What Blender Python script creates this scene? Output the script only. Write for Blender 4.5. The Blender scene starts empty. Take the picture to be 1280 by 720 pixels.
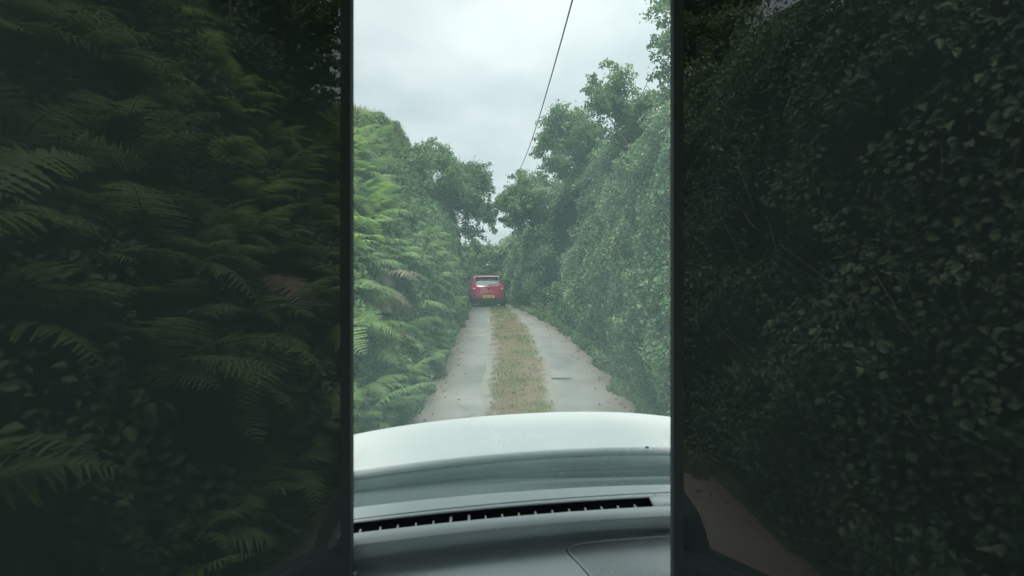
import bpy, bmesh, math, random
import numpy as np
from mathutils import Vector, Matrix

rng = np.random.default_rng(7)
random.seed(7)
SC = bpy.context.scene
COL = SC.collection
ZC = 1.55            # eye height of the passenger
F = 700.0            # focal length in photo pixels (1280 wide)

# ------------------------------------------------------------------ helpers
def tag(o, label=None, cat=None, group=None, kind=None):
    if label: o['label'] = label
    if cat: o['category'] = cat
    if group: o['group'] = group
    if kind: o['kind'] = kind
    return o

def empty(name, loc=(0, 0, 0), rz=0.0):
    o = bpy.data.objects.new(name, None)
    COL.objects.link(o)
    o.location = loc
    o.rotation_euler = (0, 0, rz)
    o.empty_display_size = 0.1
    return o

def link(name, me, mat=None, parent=None, smooth=False):
    o = bpy.data.objects.new(name, me)
    COL.objects.link(o)
    if mat is not None:
        for m in (mat if isinstance(mat, (list, tuple)) else [mat]):
            me.materials.append(m)
    if parent is not None:
        o.parent = parent
    if smooth:
        me.polygons.foreach_set('use_smooth', np.ones(len(me.polygons), dtype=bool))
    return o

def np_mesh(name, V, Fc, mi=None):
    """V (n,3), Fc (m,k) -> mesh"""
    me = bpy.data.meshes.new(name)
    V = np.ascontiguousarray(V, dtype=np.float32)
    Fc = np.ascontiguousarray(Fc, dtype=np.int32)
    m, k = Fc.shape
    me.vertices.add(len(V)); me.vertices.foreach_set('co', V.ravel())
    me.loops.add(m * k); me.loops.foreach_set('vertex_index', Fc.ravel())
    me.polygons.add(m)
    me.polygons.foreach_set('loop_start', np.arange(0, m * k, k, dtype=np.int32))
    me.polygons.foreach_set('loop_total', np.full(m, k, dtype=np.int32))
    if mi is not None:
        me.polygons.foreach_set('material_index', np.asarray(mi, dtype=np.int32))
    me.update(calc_edges=True)
    me.validate()
    return me

def grid_mesh(name, G):
    """G (a,b,3) -> quad grid"""
    a, b, _ = G.shape
    i = np.arange(a * b).reshape(a, b)
    q = np.stack([i[:-1, :-1], i[:-1, 1:], i[1:, 1:], i[1:, :-1]], -1).reshape(-1, 4)
    return np_mesh(name, G.reshape(-1, 3), q)

class MB:
    """collects boxes, tubes and grids into ONE mesh"""
    def __init__(self): self.v = []; self.f = []
    def add(self, verts, faces):
        b = len(self.v)
        self.v += [tuple(p) for p in verts]
        self.f += [tuple(b + i for i in f) for f in faces]
    def box(self, lo, hi, rot=None, at=(0, 0, 0)):
        x0, y0, z0 = lo; x1, y1, z1 = hi
        vs = [Vector(p) for p in ((x0,y0,z0),(x1,y0,z0),(x1,y1,z0),(x0,y1,z0),(x0,y0,z1),(x1,y0,z1),(x1,y1,z1),(x0,y1,z1))]
        if rot is not None: vs = [rot @ p for p in vs]
        vs = [p + Vector(at) for p in vs]
        self.add(vs, [(0,3,2,1),(4,5,6,7),(0,1,5,4),(1,2,6,5),(2,3,7,6),(3,0,4,7)])
    def tube(self, pts, rad, n=8, caps=True):
        pts = [Vector(p) for p in pts]
        if not isinstance(rad, (list, tuple)): rad = [rad] * len(pts)
        ring = []
        up = Vector((0.13, 0.31, 0.94))
        for i, p in enumerate(pts):
            t = (pts[min(i + 1, len(pts) - 1)] - pts[max(i - 1, 0)]).normalized()
            a = t.cross(up)
            if a.length < 1e-3: a = t.cross(Vector((1, 0, 0)))
            a.normalize(); b = t.cross(a)
            ring.append([p + (a * math.cos(2*math.pi*k/n) + b * math.sin(2*math.pi*k/n)) * rad[i] for k in range(n)])
        base = len(self.v)
        for r in ring: self.v += [tuple(p) for p in r]
        for i in range(len(ring) - 1):
            for k in range(n):
                k2 = (k + 1) % n
                self.f.append((base+i*n+k, base+i*n+k2, base+(i+1)*n+k2, base+(i+1)*n+k))
        if caps:
            self.f.append(tuple(base + k for k in range(n))[::-1])
            self.f.append(tuple(base + (len(ring)-1)*n + k for k in range(n)))
    def build(self, name, mat, parent=None, bevel=0.0, smooth=False, seg=2):
        me = bpy.data.meshes.new(name)
        me.from_pydata(self.v, [], self.f)
        bm = bmesh.new(); bm.from_mesh(me)
        bmesh.ops.recalc_face_normals(bm, faces=bm.faces)
        bm.to_mesh(me); bm.free()
        o = link(name, me, mat, parent, smooth)
        if bevel:
            md = o.modifiers.new('bevel', 'BEVEL'); md.width = bevel; md.segments = seg; md.limit_method = 'ANGLE'
        return o

def smoothcurve(ys, vs, lo=-60, hi=420, win=2.2):
    g = np.arange(lo, hi, 0.1)
    v = np.interp(g, ys, vs)
    n = int(win / 0.1) | 1
    k = np.hanning(n + 2)[1:-1]; k /= k.sum()
    p = np.pad(v, n // 2, mode='edge')
    v = np.convolve(p, k, mode='valid')
    return lambda y: np.interp(y, g, v)

def hash3(i, j, k, seed):
    n = (i.astype(np.int64) * 73856093) ^ (j.astype(np.int64) * 19349663) ^ (k.astype(np.int64) * 83492791) ^ (seed * 2654435761 & 0x7fffffff)
    n = (n ^ (n >> 13)) * 1274126177
    n = n & 0x7fffffff
    n = ((n ^ (n >> 15)) * 2246822519) & 0x7fffffff
    return (n % 100003) / 100003.0

def vnoise(P, scale=1.0, seed=0):
    P = np.asarray(P, dtype=float) / scale
    I = np.floor(P).astype(np.int64); f = P - I
    f = f * f * (3 - 2 * f)
    r = 0
    for dx in (0, 1):
        for dy in (0, 1):
            for dz in (0, 1):
                w = (f[:, 0] if dx else 1 - f[:, 0]) * (f[:, 1] if dy else 1 - f[:, 1]) * (f[:, 2] if dz else 1 - f[:, 2])
                r = r + w * hash3(I[:, 0] + dx, I[:, 1] + dy, I[:, 2] + dz, seed)
    return r            # 0..1

def fbm(P, scale, seed=0):
    return (vnoise(P, scale, seed) + 0.5 * vnoise(P, scale * .5, seed + 1) + 0.25 * vnoise(P, scale * .25, seed + 2)) / 1.75

# ------------------------------------------------------------------ materials
def nodes(name):
    m = bpy.data.materials.new(name); m.use_nodes = True
    nt = m.node_tree
    for n in list(nt.nodes): nt.nodes.remove(n)
    out = nt.nodes.new('ShaderNodeOutputMaterial')
    return m, nt, out

def principled(name, col, rough=0.5, spec=0.5, metal=0.0, coat=0.0, noise=0.0, nscale=20.0, bump=0.0, bscale=200.0):
    m, nt, out = nodes(name)
    b = nt.nodes.new('ShaderNodeBsdfPrincipled')
    b.inputs['Base Color'].default_value = (*col, 1)
    b.inputs['Roughness'].default_value = rough
    b.inputs['Specular IOR Level'].default_value = spec
    b.inputs['Metallic'].default_value = metal
    b.inputs['Coat Weight'].default_value = coat
    b.inputs['Coat Roughness'].default_value = 0.08
    nt.links.new(b.outputs[0], out.inputs[0])
    tc = nt.nodes.new('ShaderNodeTexCoord')
    if noise:
        n = nt.nodes.new('ShaderNodeTexNoise'); n.inputs['Scale'].default_value = nscale; n.inputs['Detail'].default_value = 5
        nt.links.new(tc.outputs['Object'], n.inputs['Vector'])
        mx = nt.nodes.new('ShaderNodeMix'); mx.data_type = 'RGBA'
        mx.inputs[6].default_value = tuple(c * (1 - noise) for c in col) + (1,)
        mx.inputs[7].default_value = tuple(min(1, c * (1 + noise)) for c in col) + (1,)
        nt.links.new(n.outputs[0], mx.inputs[0]); nt.links.new(mx.outputs[2], b.inputs['Base Color'])
        mr = nt.nodes.new('ShaderNodeMapRange'); mr.inputs[3].default_value = max(0, rough - .12); mr.inputs[4].default_value = min(1, rough + .12)
        nt.links.new(n.outputs[0], mr.inputs[0]); nt.links.new(mr.outputs[0], b.inputs['Roughness'])
    if bump:
        n2 = nt.nodes.new('ShaderNodeTexNoise'); n2.inputs['Scale'].default_value = bscale; n2.inputs['Detail'].default_value = 3
        nt.links.new(tc.outputs['Object'], n2.inputs['Vector'])
        bp = nt.nodes.new('ShaderNodeBump'); bp.inputs['Strength'].default_value = bump; bp.inputs['Distance'].default_value = 0.002
        nt.links.new(n2.outputs[0], bp.inputs['Height']); nt.links.new(bp.outputs[0], b.inputs['Normal'])
    return m

def leafmat(name, stops, trans=0.35, rough=0.5):
    """leaf colour varies leaf by leaf and in patches of the plant"""
    m, nt, out = nodes(name)
    geo = nt.nodes.new('ShaderNodeNewGeometry')
    tc = nt.nodes.new('ShaderNodeTexCoord')
    nz = nt.nodes.new('ShaderNodeTexNoise'); nz.inputs['Scale'].default_value = 1.1; nz.inputs['Detail'].default_value = 3
    nt.links.new(geo.outputs['Position'], nz.inputs['Vector'])
    a = nt.nodes.new('ShaderNodeMath'); a.operation = 'MULTIPLY_ADD'; a.inputs[1].default_value = 0.5
    nt.links.new(geo.outputs['Random Per Island'], a.inputs[0])
    s = nt.nodes.new('ShaderNodeMath'); s.operation = 'MULTIPLY_ADD'; s.inputs[1].default_value = 1.3; s.inputs[2].default_value = -0.40
    nt.links.new(nz.outputs[0], s.inputs[0]); nt.links.new(s.outputs[0], a.inputs[2])
    r = nt.nodes.new('ShaderNodeValToRGB'); cr = r.color_ramp
    while len(cr.elements) < len(stops): cr.elements.new(0.5)
    for e, (p, c) in zip(cr.elements, stops):
        e.position = p; e.color = (*c, 1)
    nt.links.new(a.outputs[0], r.inputs[0])
    b = nt.nodes.new('ShaderNodeBsdfPrincipled'); b.inputs['Roughness'].default_value = rough
    b.inputs['Specular IOR Level'].default_value = 0.35
    nt.links.new(r.outputs[0], b.inputs['Base Color'])
    t = nt.nodes.new('ShaderNodeBsdfTranslucent'); nt.links.new(r.outputs[0], t.inputs[0])
    mx = nt.nodes.new('ShaderNodeMixShader'); mx.inputs[0].default_value = trans
    nt.links.new(b.outputs[0], mx.inputs[1]); nt.links.new(t.outputs[0], mx.inputs[2])
    nt.links.new(mx.outputs[0], out.inputs[0])
    return m

M = {}
M['ivy'] = leafmat('ivy_leaves', [(0, (.03,.065,.035)), (.35, (.08,.145,.065)), (.65, (.145,.23,.105)), (.85, (.23,.31,.15)), (1, (.36,.42,.25))], .4, .4)
M['hawthorn'] = leafmat('hawthorn_leaves', [(0, (.045,.085,.04)), (.4, (.105,.175,.07)), (.75, (.165,.25,.10)), (1, (.25,.32,.15))], .5)
M['bushy'] = leafmat('bush_leaves', [(0, (.04,.08,.042)), (.4, (.09,.155,.07)), (.8, (.145,.22,.10)), (1, (.23,.28,.15))], .5)
M['under'] = leafmat('undergrowth_leaves', [(0, (.035,.07,.03)), (.45, (.09,.155,.065)), (.8, (.15,.21,.085)), (1, (.25,.27,.14))], .45)
M['fern'] = leafmat('fern_leaves', [(0, (.085,.155,.055)), (.5, (.15,.245,.08)), (1, (.23,.33,.12))], .5)
M['fern_bright'] = leafmat('young_fern_leaves', [(0, (.17,.28,.075)), (.5, (.24,.37,.095)), (1, (.31,.44,.13))], .5)
M['fern_dead'] = leafmat('withered_fern_leaves', [(0, (.11,.085,.055)), (.5, (.17,.14,.09)), (1, (.22,.19,.13))], .3)
M['grass'] = leafmat('grass_blades', [(0, (.10,.115,.05)), (.5, (.17,.17,.08)), (1, (.25,.22,.12))], .45)
M['drygrass'] = leafmat('dry_grass_blades', [(0, (.12,.13,.07)), (.5, (.19,.19,.105)), (1, (.27,.25,.15))], .3)
M['deadleaf'] = leafmat('dead_leaves', [(0, (.05,.032,.022)), (.5, (.11,.07,.045)), (1, (.17,.12,.08))], .1)
M['bark'] = principled('bark', (.085,.075,.06), .9, .2, noise=.5, nscale=9, bump=.6, bscale=40)
M['core'] = principled('hedge_inner_shade', (.010,.013,.012), 1.0, .0, noise=.5, nscale=6)  # near black, stands in for the shade behind the leaves
M['tarmac_rubber'] = principled('black_rubber', (.012,.016,.017), .75, .3)
M['white_paint'] = principled('white_paint', (.76,.785,.775), .45, .3, coat=.12)
M['cowl'] = principled('scuttle_plastic', (.075,.10,.108), .5, .4, noise=.15, nscale=60, bump=.15, bscale=500)
M['dash'] = principled('dash_plastic', (.47,.54,.55), .62, .3, noise=.06, nscale=8, bump=.22, bscale=900)
M['dash_dark'] = principled('dash_dark_plastic', (.006,.010,.012), .7, .2)
M['trim'] = principled('cabin_trim', (.10,.115,.118), .85, .2, noise=.2, nscale=25, bump=.2, bscale=600)
M['slat'] = principled('vent_slat_plastic', (.40,.43,.43), .6, .3)
M['wire'] = principled('cable_sheath', (.02,.022,.022), .7, .3)
M['poletimber'] = principled('pole_timber', (.10,.085,.065), .9, .2, noise=.3, nscale=12)
M['red'] = principled('red_paint', (.27,.006,.055), .2, .5, coat=1.0)
M['red_dark'] = principled('bumper_black', (.02,.021,.023), .6, .3)
M['carglass'] = principled('car_glass', (.02,.025,.028), .05, .9, coat=.5)
M['lens'] = principled('tail_lens', (.40,.01,.03), .15, .6, coat=.6)
M['tyre'] = principled('tyre_rubber', (.018,.018,.018), .85, .2)
M['alloy'] = principled('alloy', (.45,.46,.47), .35, .5, metal=.9)
M['chrome'] = principled('chrome', (.75,.76,.77), .12, .5, metal=1.0)
M['plate'] = principled('plate_yellow', (.78,.60,.10), .45, .4)
M['ink'] = principled('plate_ink', (.02,.02,.02), .5, .3)

def speaker_mat():
    m, nt, out = nodes('speaker_mesh')
    b = nt.nodes.new('ShaderNodeBsdfPrincipled'); b.inputs['Roughness'].default_value = .6
    tc = nt.nodes.new('ShaderNodeTexCoord')
    mp = nt.nodes.new('ShaderNodeMapping'); mp.inputs['Rotation'].default_value = (0, 0, math.radians(45)); mp.inputs['Scale'].default_value = (125, 125, 0)
    nt.links.new(tc.outputs['Object'], mp.inputs[0])
    v = nt.nodes.new('ShaderNodeTexVoronoi'); v.inputs['Randomness'].default_value = 0; v.inputs['Scale'].default_value = 1
    v.voronoi_dimensions = '2D'
    nt.links.new(mp.outputs[0], v.inputs['Vector'])
    r = nt.nodes.new('ShaderNodeValToRGB')
    r.color_ramp.elements[0].position = .25; r.color_ramp.elements[0].color = (.07,.085,.09, 1)
    r.color_ramp.elements[1].position = .38; r.color_ramp.elements[1].color = (.45,.51,.52, 1)
    nt.links.new(v.outputs['Distance'], r.inputs[0]); nt.links.new(r.outputs[0], b.inputs['Base Color'])
    bp = nt.nodes.new('ShaderNodeBump'); bp.inputs['Strength'].default_value = .6; bp.inputs['Distance'].default_value = .001
    nt.links.new(v.outputs['Distance'], bp.inputs['Height']); nt.links.new(bp.outputs[0], b.inputs['Normal'])
    nt.links.new(b.outputs[0], out.inputs[0])
    return m
M['speaker'] = speaker_mat()

GLARE_VEIL = 0.22  # strength of the pale film that stands in for veiling glare
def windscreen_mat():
    """clear glass with a thin film painted in for glare haze and dash reflection"""
    m, nt, out = nodes('veiled_windscreen')
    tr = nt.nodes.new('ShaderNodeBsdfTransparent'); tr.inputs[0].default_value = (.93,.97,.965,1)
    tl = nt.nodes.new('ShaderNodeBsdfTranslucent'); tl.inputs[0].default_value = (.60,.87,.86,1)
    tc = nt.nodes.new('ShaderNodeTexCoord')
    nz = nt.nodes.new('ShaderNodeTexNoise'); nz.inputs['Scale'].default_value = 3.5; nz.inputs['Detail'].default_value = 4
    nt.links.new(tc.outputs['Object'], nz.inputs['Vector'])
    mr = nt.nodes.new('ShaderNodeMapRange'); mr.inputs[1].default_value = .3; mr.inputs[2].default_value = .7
    mr.inputs[3].default_value = GLARE_VEIL * .88; mr.inputs[4].default_value = GLARE_VEIL * 1.12
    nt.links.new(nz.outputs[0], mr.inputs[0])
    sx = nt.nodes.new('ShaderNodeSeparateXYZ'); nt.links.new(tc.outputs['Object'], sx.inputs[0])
    mz = nt.nodes.new('ShaderNodeMapRange'); mz.inputs[1].default_value = .95; mz.inputs[2].default_value = 1.45; mz.inputs[3].default_value = 1.3; mz.inputs[4].default_value = 1.0  # film thickens low down to paint in the dashboard's reflection
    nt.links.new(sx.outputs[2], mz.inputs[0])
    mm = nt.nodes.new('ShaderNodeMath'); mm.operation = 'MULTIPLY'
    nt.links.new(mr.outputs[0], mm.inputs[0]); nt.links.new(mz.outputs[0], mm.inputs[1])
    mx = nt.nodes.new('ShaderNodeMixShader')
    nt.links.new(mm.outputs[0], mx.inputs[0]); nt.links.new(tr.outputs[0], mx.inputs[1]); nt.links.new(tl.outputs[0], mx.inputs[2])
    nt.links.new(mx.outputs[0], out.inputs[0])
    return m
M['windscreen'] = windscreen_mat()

def tint_mat():
    """side glass, tint and film added to darken and soften the side views"""
    m, nt, out = nodes('side_darkening_glass')
    tr = nt.nodes.new('ShaderNodeBsdfTransparent'); tr.inputs[0].default_value = (.088,.086,.092,1)
    tl = nt.nodes.new('ShaderNodeBsdfTranslucent'); tl.inputs[0].default_value = (.58,.82,.84,1)
    mx = nt.nodes.new('ShaderNodeMixShader'); mx.inputs[0].default_value = .06
    nt.links.new(tr.outputs[0], mx.inputs[1]); nt.links.new(tl.outputs[0], mx.inputs[2]); nt.links.new(mx.outputs[0], out.inputs[0])
    return m
M['tint'] = tint_mat()  # invented tint that dims the view on both sides

# ------------------------------------------------------------------ lane geometry
ZR = smoothcurve([-60, 5, 7, 10.4, 14, 20, 26.6, 33, 45, 80, 420], [0, 0, .02, .21, .42, .58, .68, .66, .3, 0, 0])
LE = smoothcurve([-60, 4, 7, 10.4, 14, 20, 26.6, 33, 40, 60, 420], [-1.35, -1.35, -1.3, -1.27, -1.42, -1.72, -2.12, -3.6, -7.5, -26, -60], win=3)
RE = smoothcurve([-60, 4, 7, 10.4, 14, 20, 26.6, 33, 40, 60, 420], [1.6, 1.6, 1.6, 1.63, 1.42, .85, .22, -1.1, -4.7, -23, -57], win=3)
SL = smoothcurve([-60, 7, 10.4, 14, 26.6, 33, 40, 60, 420], [-.28, -.28, -.38, -.54, -1.07, -2.4, -6.2, -24.8, -58], win=3)
SR = smoothcurve([-60, 7, 10.4, 14, 26.6, 33, 40, 60, 420], [.52, .52, .58, .50, -.25, -1.7, -5.5, -24, -57], win=3)
RIDGE = smoothcurve([-60, 5, 11, 15, 20, 27, 40, 420], [4.5, 4.5, 4.7, 5.55, 6.5, 6.0, 4.6, 3.2], win=5)   # left bank top

def bank_left(u, y):
    """height of the left bank above the lane, u metres out from the lane edge"""
    h = np.interp(u, [0, .35, .8, 2.1, 3.2, 10, 60], [0, .9, 1.75, .86, 1.0, 1.02, 1.02])
    R = RIDGE(y)
    steep = np.interp(u, [0, .3, .7, 1.0], [0, .8, 1.6, 1.9])
    upper = 1.9 + (R - 1.9) * np.clip((u - 1.0) / 1.25, 0, 1)
    far = np.clip(u - 2.25, 0, 40) * 0.02
    return np.where(u < 1.0, steep, upper) + far

def bank_right(v, y):
    return np.interp(v, [0, .3, .9, 2.5, 60], [0, .1, .5, 1.2, 1.5])

def ground_z(x, y):
    x = np.asarray(x, float); y = np.asarray(y, float)
    z = ZR(y)
    u = LE(y) - x; v = x - RE(y)
    base = np.where(u > 0, z + bank_left(np.maximum(u, 0), y), np.where(v > 0, z + bank_right(np.maximum(v, 0), y), z - .03))
    return base

M['earth'] = principled('earth', (.055,.06,.032), 1.0, .1, noise=.5, nscale=1.5, bump=.5, bscale=8)

def build_ground():
    ys = np.concatenate([np.arange(-14, 46, .4), np.arange(46, 120, 3), np.arange(120, 420, 20)])
    offs = np.concatenate([np.arange(0, 2.6, .12), np.arange(2.6, 8, .6), np.geomspace(8, 300, 18)])
    rows = []
    for y in ys:
        l, r = float(LE(y)), float(RE(y))
        xs = np.concatenate([l - offs[::-1], np.linspace(l, r, 9)[1:-1], r + offs])
        z = ground_z(xs, np.full_like(xs, y))
        n = fbm(np.stack([xs, np.full_like(xs, y), z], 1), .9, 3) - .5
        out = (xs < l - .05) | (xs > r + .05)
        z = z + np.where(out, n * .25, 0)
        rows.append(np.stack([xs, np.full_like(xs, y), z], 1))
    me = grid_mesh('ground', np.array(rows))
    o = link('ground', me, M['earth'], smooth=True)
    tag(o, kind='structure')
build_ground()

def lane_mat():
    m, nt, out = nodes('worn_tarmac')
    b = nt.nodes.new('ShaderNodeBsdfPrincipled'); b.inputs['Roughness'].default_value = .75; b.inputs['Specular IOR Level'].default_value = .3
    uv = nt.nodes.new('ShaderNodeUVMap'); uv.uv_map = 'across'
    sx = nt.nodes.new('ShaderNodeSeparateXYZ'); nt.links.new(uv.outputs[0], sx.inputs[0])
    geo = nt.nodes.new('ShaderNodeNewGeometry')
    def noise(sc, det=5, rough=.6):
        n = nt.nodes.new('ShaderNodeTexNoise'); n.inputs['Scale'].default_value = sc; n.inputs['Detail'].default_value = det
        n.inputs['Roughness'].default_value = rough
        nt.links.new(geo.outputs['Position'], n.inputs['Vector']); return n
    def math_(op, a, b_, c=None):
        n = nt.nodes.new('ShaderNodeMath'); n.operation = op
        for i, v in enumerate((a, b_, c)):
            if v is None: continue
            if isinstance(v, (int, float)): n.inputs[i].default_value = v
            else: nt.links.new(v, n.inputs[i])
        return n.outputs[0]
    def mix(f, c1, c2):
        n = nt.nodes.new('ShaderNodeMix'); n.data_type = 'RGBA'
        if isinstance(f, (int, float)): n.inputs[0].default_value = f
        else: nt.links.new(f, n.inputs[0])
        for i, c in ((6, c1), (7, c2)):
            if isinstance(c, tuple): n.inputs[i].default_value = (*c, 1)
            else: nt.links.new(c, n.inputs[i])
        return n.outputs[2]
    n1, n2, n3 = noise(1.3), noise(35, 4, .7), noise(.5, 3)
    n4 = noise(.9, 6, .65)
    f4 = nt.nodes.new('ShaderNodeMapRange'); f4.inputs[1].default_value = .38; f4.inputs[2].default_value = .62
    nt.links.new(n4.outputs[0], f4.inputs[0])
    base = mix(f4.outputs[0], (.125,.132,.128), (.235,.235,.22))
    base = mix(math_('MULTIPLY', n2.outputs[0], .45), base, (.10,.10,.09))
    # mud washed in from the edges
    wob = math_('MULTIPLY_ADD', n1.outputs[0], .30, -.15)
    e = math_('ABSOLUTE', math_('MULTIPLY_ADD', sx.outputs[0], 2.0, -1.0), 0)
    e = math_('ADD', e, wob)
    mr = nt.nodes.new('ShaderNodeMapRange'); mr.inputs[1].default_value = .52; mr.inputs[2].default_value = .98
    nt.links.new(e, mr.inputs[0])
    col = mix(math_('MULTIPLY', mr.outputs[0], .85), base, mix(n2.outputs[0], (.11,.075,.05), (.19,.14,.10)))
    vc = nt.nodes.new('ShaderNodeTexVoronoi'); vc.feature = 'DISTANCE_TO_EDGE'; vc.inputs['Scale'].default_value = 1.1
    wv = nt.nodes.new('ShaderNodeVectorMath'); wv.operation = 'MULTIPLY_ADD'; wv.inputs[1].default_value = (.35,.35,.35)
    nt.links.new(n1.outputs[1], wv.inputs[0]); nt.links.new(geo.outputs['Position'], wv.inputs[2]); nt.links.new(wv.outputs[0], vc.inputs['Vector'])
    mc = nt.nodes.new('ShaderNodeMapRange'); mc.inputs[1].default_value = 0; mc.inputs[2].default_value = .022; mc.inputs[3].default_value = .55; mc.inputs[4].default_value = 0
    nt.links.new(vc.outputs['Distance'], mc.inputs[0])
    ck = nt.nodes.new('ShaderNodeMapRange'); ck.inputs[1].default_value = .5; ck.inputs[2].default_value = .6
    nt.links.new(n3.outputs[0], ck.inputs[0])
    col = mix(math_('MULTIPLY', mc.outputs[0], ck.outputs[0]), col, (.05,.047,.04))
    nt.links.new(col, b.inputs['Base Color'])
    bp = nt.nodes.new('ShaderNodeBump'); bp.inputs['Strength'].default_value = .35; bp.inputs['Distance'].default_value = .01
    nt.links.new(n2.outputs[0], bp.inputs['Height']); nt.links.new(bp.outputs[0], b.inputs['Normal'])
    nt.links.new(b.outputs[0], out.inputs[0])
    return m

def strip_sheet(name, fl, fr, dz, mat, y0=-12, y1=70, nx=12, crown=0.0, wob=0.0):
    ys = np.arange(y0, y1, .25)
    t = np.linspace(0, 1, nx)
    G = np.zeros((len(ys), nx, 3))
    for i, y in enumerate(ys):
        wl = wob * (fbm(np.array([[y, 1.7, 0.]]), .8, 11)[0] - .5); wr = wob * (fbm(np.array([[y, 9.2, 0.]]), .8, 12)[0] - .5)
        l, r = float(fl(y)) + wl, float(fr(y)) + wr
        G[i, :, 0] = l + (r - l) * t
        G[i, :, 1] = y
        G[i, :, 2] = float(ZR(y)) + dz + crown * (1 - (2 * t - 1) ** 2)
    me = grid_mesh(name, G)
    uvl = me.uv_layers.new(name='across')
    vi = np.zeros(len(me.loops), dtype=np.int32); me.loops.foreach_get('vertex_index', vi)
    UV = np.stack([np.tile(t, len(ys))[vi], np.repeat(ys, nx)[vi]], 1)
    uvl.data.foreach_set('uv', UV.astype(np.float32).ravel())
    o = link(name, me, mat, smooth=True)
    return tag(o, kind='structure')

strip_sheet('lane', lambda y: LE(y) - .12, lambda y: RE(y) + .12, 0.0, lane_mat())

def verge_mat():
    m, nt, out = nodes('dirt_and_moss')
    b = nt.nodes.new('ShaderNodeBsdfPrincipled'); b.inputs['Roughness'].default_value = .95; b.inputs['Specular IOR Level'].default_value = .1
    geo = nt.nodes.new('ShaderNodeNewGeometry')
    def noise(sc, det):
        n = nt.nodes.new('ShaderNodeTexNoise'); n.inputs['Scale'].default_value = sc; n.inputs['Detail'].default_value = det
        nt.links.new(geo.outputs['Position'], n.inputs['Vector']); return n
    n1, n2, n3 = noise(1.7, 6), noise(26, 4), noise(5, 5)
    r1 = nt.nodes.new('ShaderNodeValToRGB'); cr = r1.color_ramp
    cr.elements[0].position = .36; cr.elements[0].color = (.085,.085,.04, 1)
    cr.elements[1].position = .64; cr.elements[1].color = (.165,.130,.090, 1)
    e = cr.elements.new(.47); e.color = (.135,.108,.068, 1)
    nt.links.new(n1.outputs[0], r1.inputs[0])
    r2 = nt.nodes.new('ShaderNodeValToRGB'); r2.color_ramp.elements[0].position = .35; r2.color_ramp.elements[0].color = (.5,.47,.45,1)
    r2.color_ramp.elements[1].position = .6; r2.color_ramp.elements[1].color = (1.1,1.08,1.05,1)
    nt.links.new(n2.outputs[0], r2.inputs[0])
    mx = nt.nodes.new('ShaderNodeMix'); mx.data_type = 'RGBA'; mx.blend_type = 'MULTIPLY'; mx.inputs[0].default_value = 1
    nt.links.new(r1.outputs[0], mx.inputs[6]); nt.links.new(r2.outputs[0], mx.inputs[7])
    # gravelly edge where the strip thins out into the wheel tracks
    uv = nt.nodes.new('ShaderNodeUVMap'); uv.uv_map = 'across'
    sx = nt.nodes.new('ShaderNodeSeparateXYZ'); nt.links.new(uv.outputs[0], sx.inputs[0])
    a = nt.nodes.new('ShaderNodeMath'); a.operation = 'MULTIPLY_ADD'; a.inputs[1].default_value = 2; a.inputs[2].default_value = -1; nt.links.new(sx.outputs[0], a.inputs[0])
    ab = nt.nodes.new('ShaderNodeMath'); ab.operation = 'ABSOLUTE'; nt.links.new(a.outputs[0], ab.inputs[0])
    ad = nt.nodes.new('ShaderNodeMath'); ad.operation = 'MULTIPLY_ADD'; ad.inputs[1].default_value = 1.1; nt.links.new(n3.outputs[0], ad.inputs[0]); nt.links.new(ab.outputs[0], ad.inputs[2])
    mr = nt.nodes.new('ShaderNodeMapRange'); mr.inputs[1].default_value = 1.12; mr.inputs[2].default_value = 1.42; nt.links.new(ad.outputs[0], mr.inputs[0])
    m2 = nt.nodes.new('ShaderNodeMix'); m2.data_type = 'RGBA'; nt.links.new(mr.outputs[0], m2.inputs[0])
    nt.links.new(mx.outputs[2], m2.inputs[6]); m2.inputs[7].default_value = (.19,.185,.165,1)
    nt.links.new(m2.outputs[2], b.inputs['Base Color'])
    bp = nt.nodes.new('ShaderNodeBump'); bp.inputs['Strength'].default_value = .7; bp.inputs['Distance'].default_value = .025
    nt.links.new(n2.outputs[0], bp.inputs['Height']); nt.links.new(bp.outputs[0], b.inputs['Normal'])
    nt.links.new(b.outputs[0], out.inputs[0])
    return m
strip_sheet('grass_strip', lambda y: SL(y) - .09, lambda y: SR(y) + .09, 0.005, verge_mat(), nx=14, crown=.022, wob=.2)

# ------------------------------------------------------------------ leaves
def leaves(P, N, S, name, ratio=.62, fold=.18):
    """one pointed, folded leaf of length S at every P, facing roughly N"""
    n = len(P)
    N = N / (np.linalg.norm(N, axis=1, keepdims=True) + 1e-9)
    R = rng.normal(size=(n, 3))
    T = R - N * np.sum(R * N, 1, keepdims=True)
    T[:, 2] -= .35
    T = T - N * np.sum(T * N, 1, keepdims=True)
    T /= np.linalg.norm(T, axis=1, keepdims=True) + 1e-9
    B = np.cross(N, T)
    S = np.asarray(S)[:, None] * np.ones((n, 1))
    w = S * ratio * .5
    b = P - T * S * .5
    t = P + T * S * .5 - N * S * .08
    l1 = P - T * S * .18 + B * w + N * S * fold
    l2 = P + T * S * .18 + B * w * .75 + N * S * fold * .7
    r1 = P - T * S * .18 - B * w + N * S * fold
    r2 = P + T * S * .18 - B * w * .75 + N * S * fold * .7
    V = np.stack([b, l1, l2, t, r2, r1], 1).reshape(-1, 3)
    i = np.arange(n)[:, None] * 6
    Q = np.stack([np.concatenate([i, i+3, i+2, i+1], 1), np.concatenate([i, i+5, i+4, i+3], 1)], 1).reshape(-1, 4)
    return np_mesh(name, V, Q)

def unit(n):
    v = rng.normal(size=(n, 3)); return v / np.linalg.norm(v, axis=1, keepdims=True)

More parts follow.
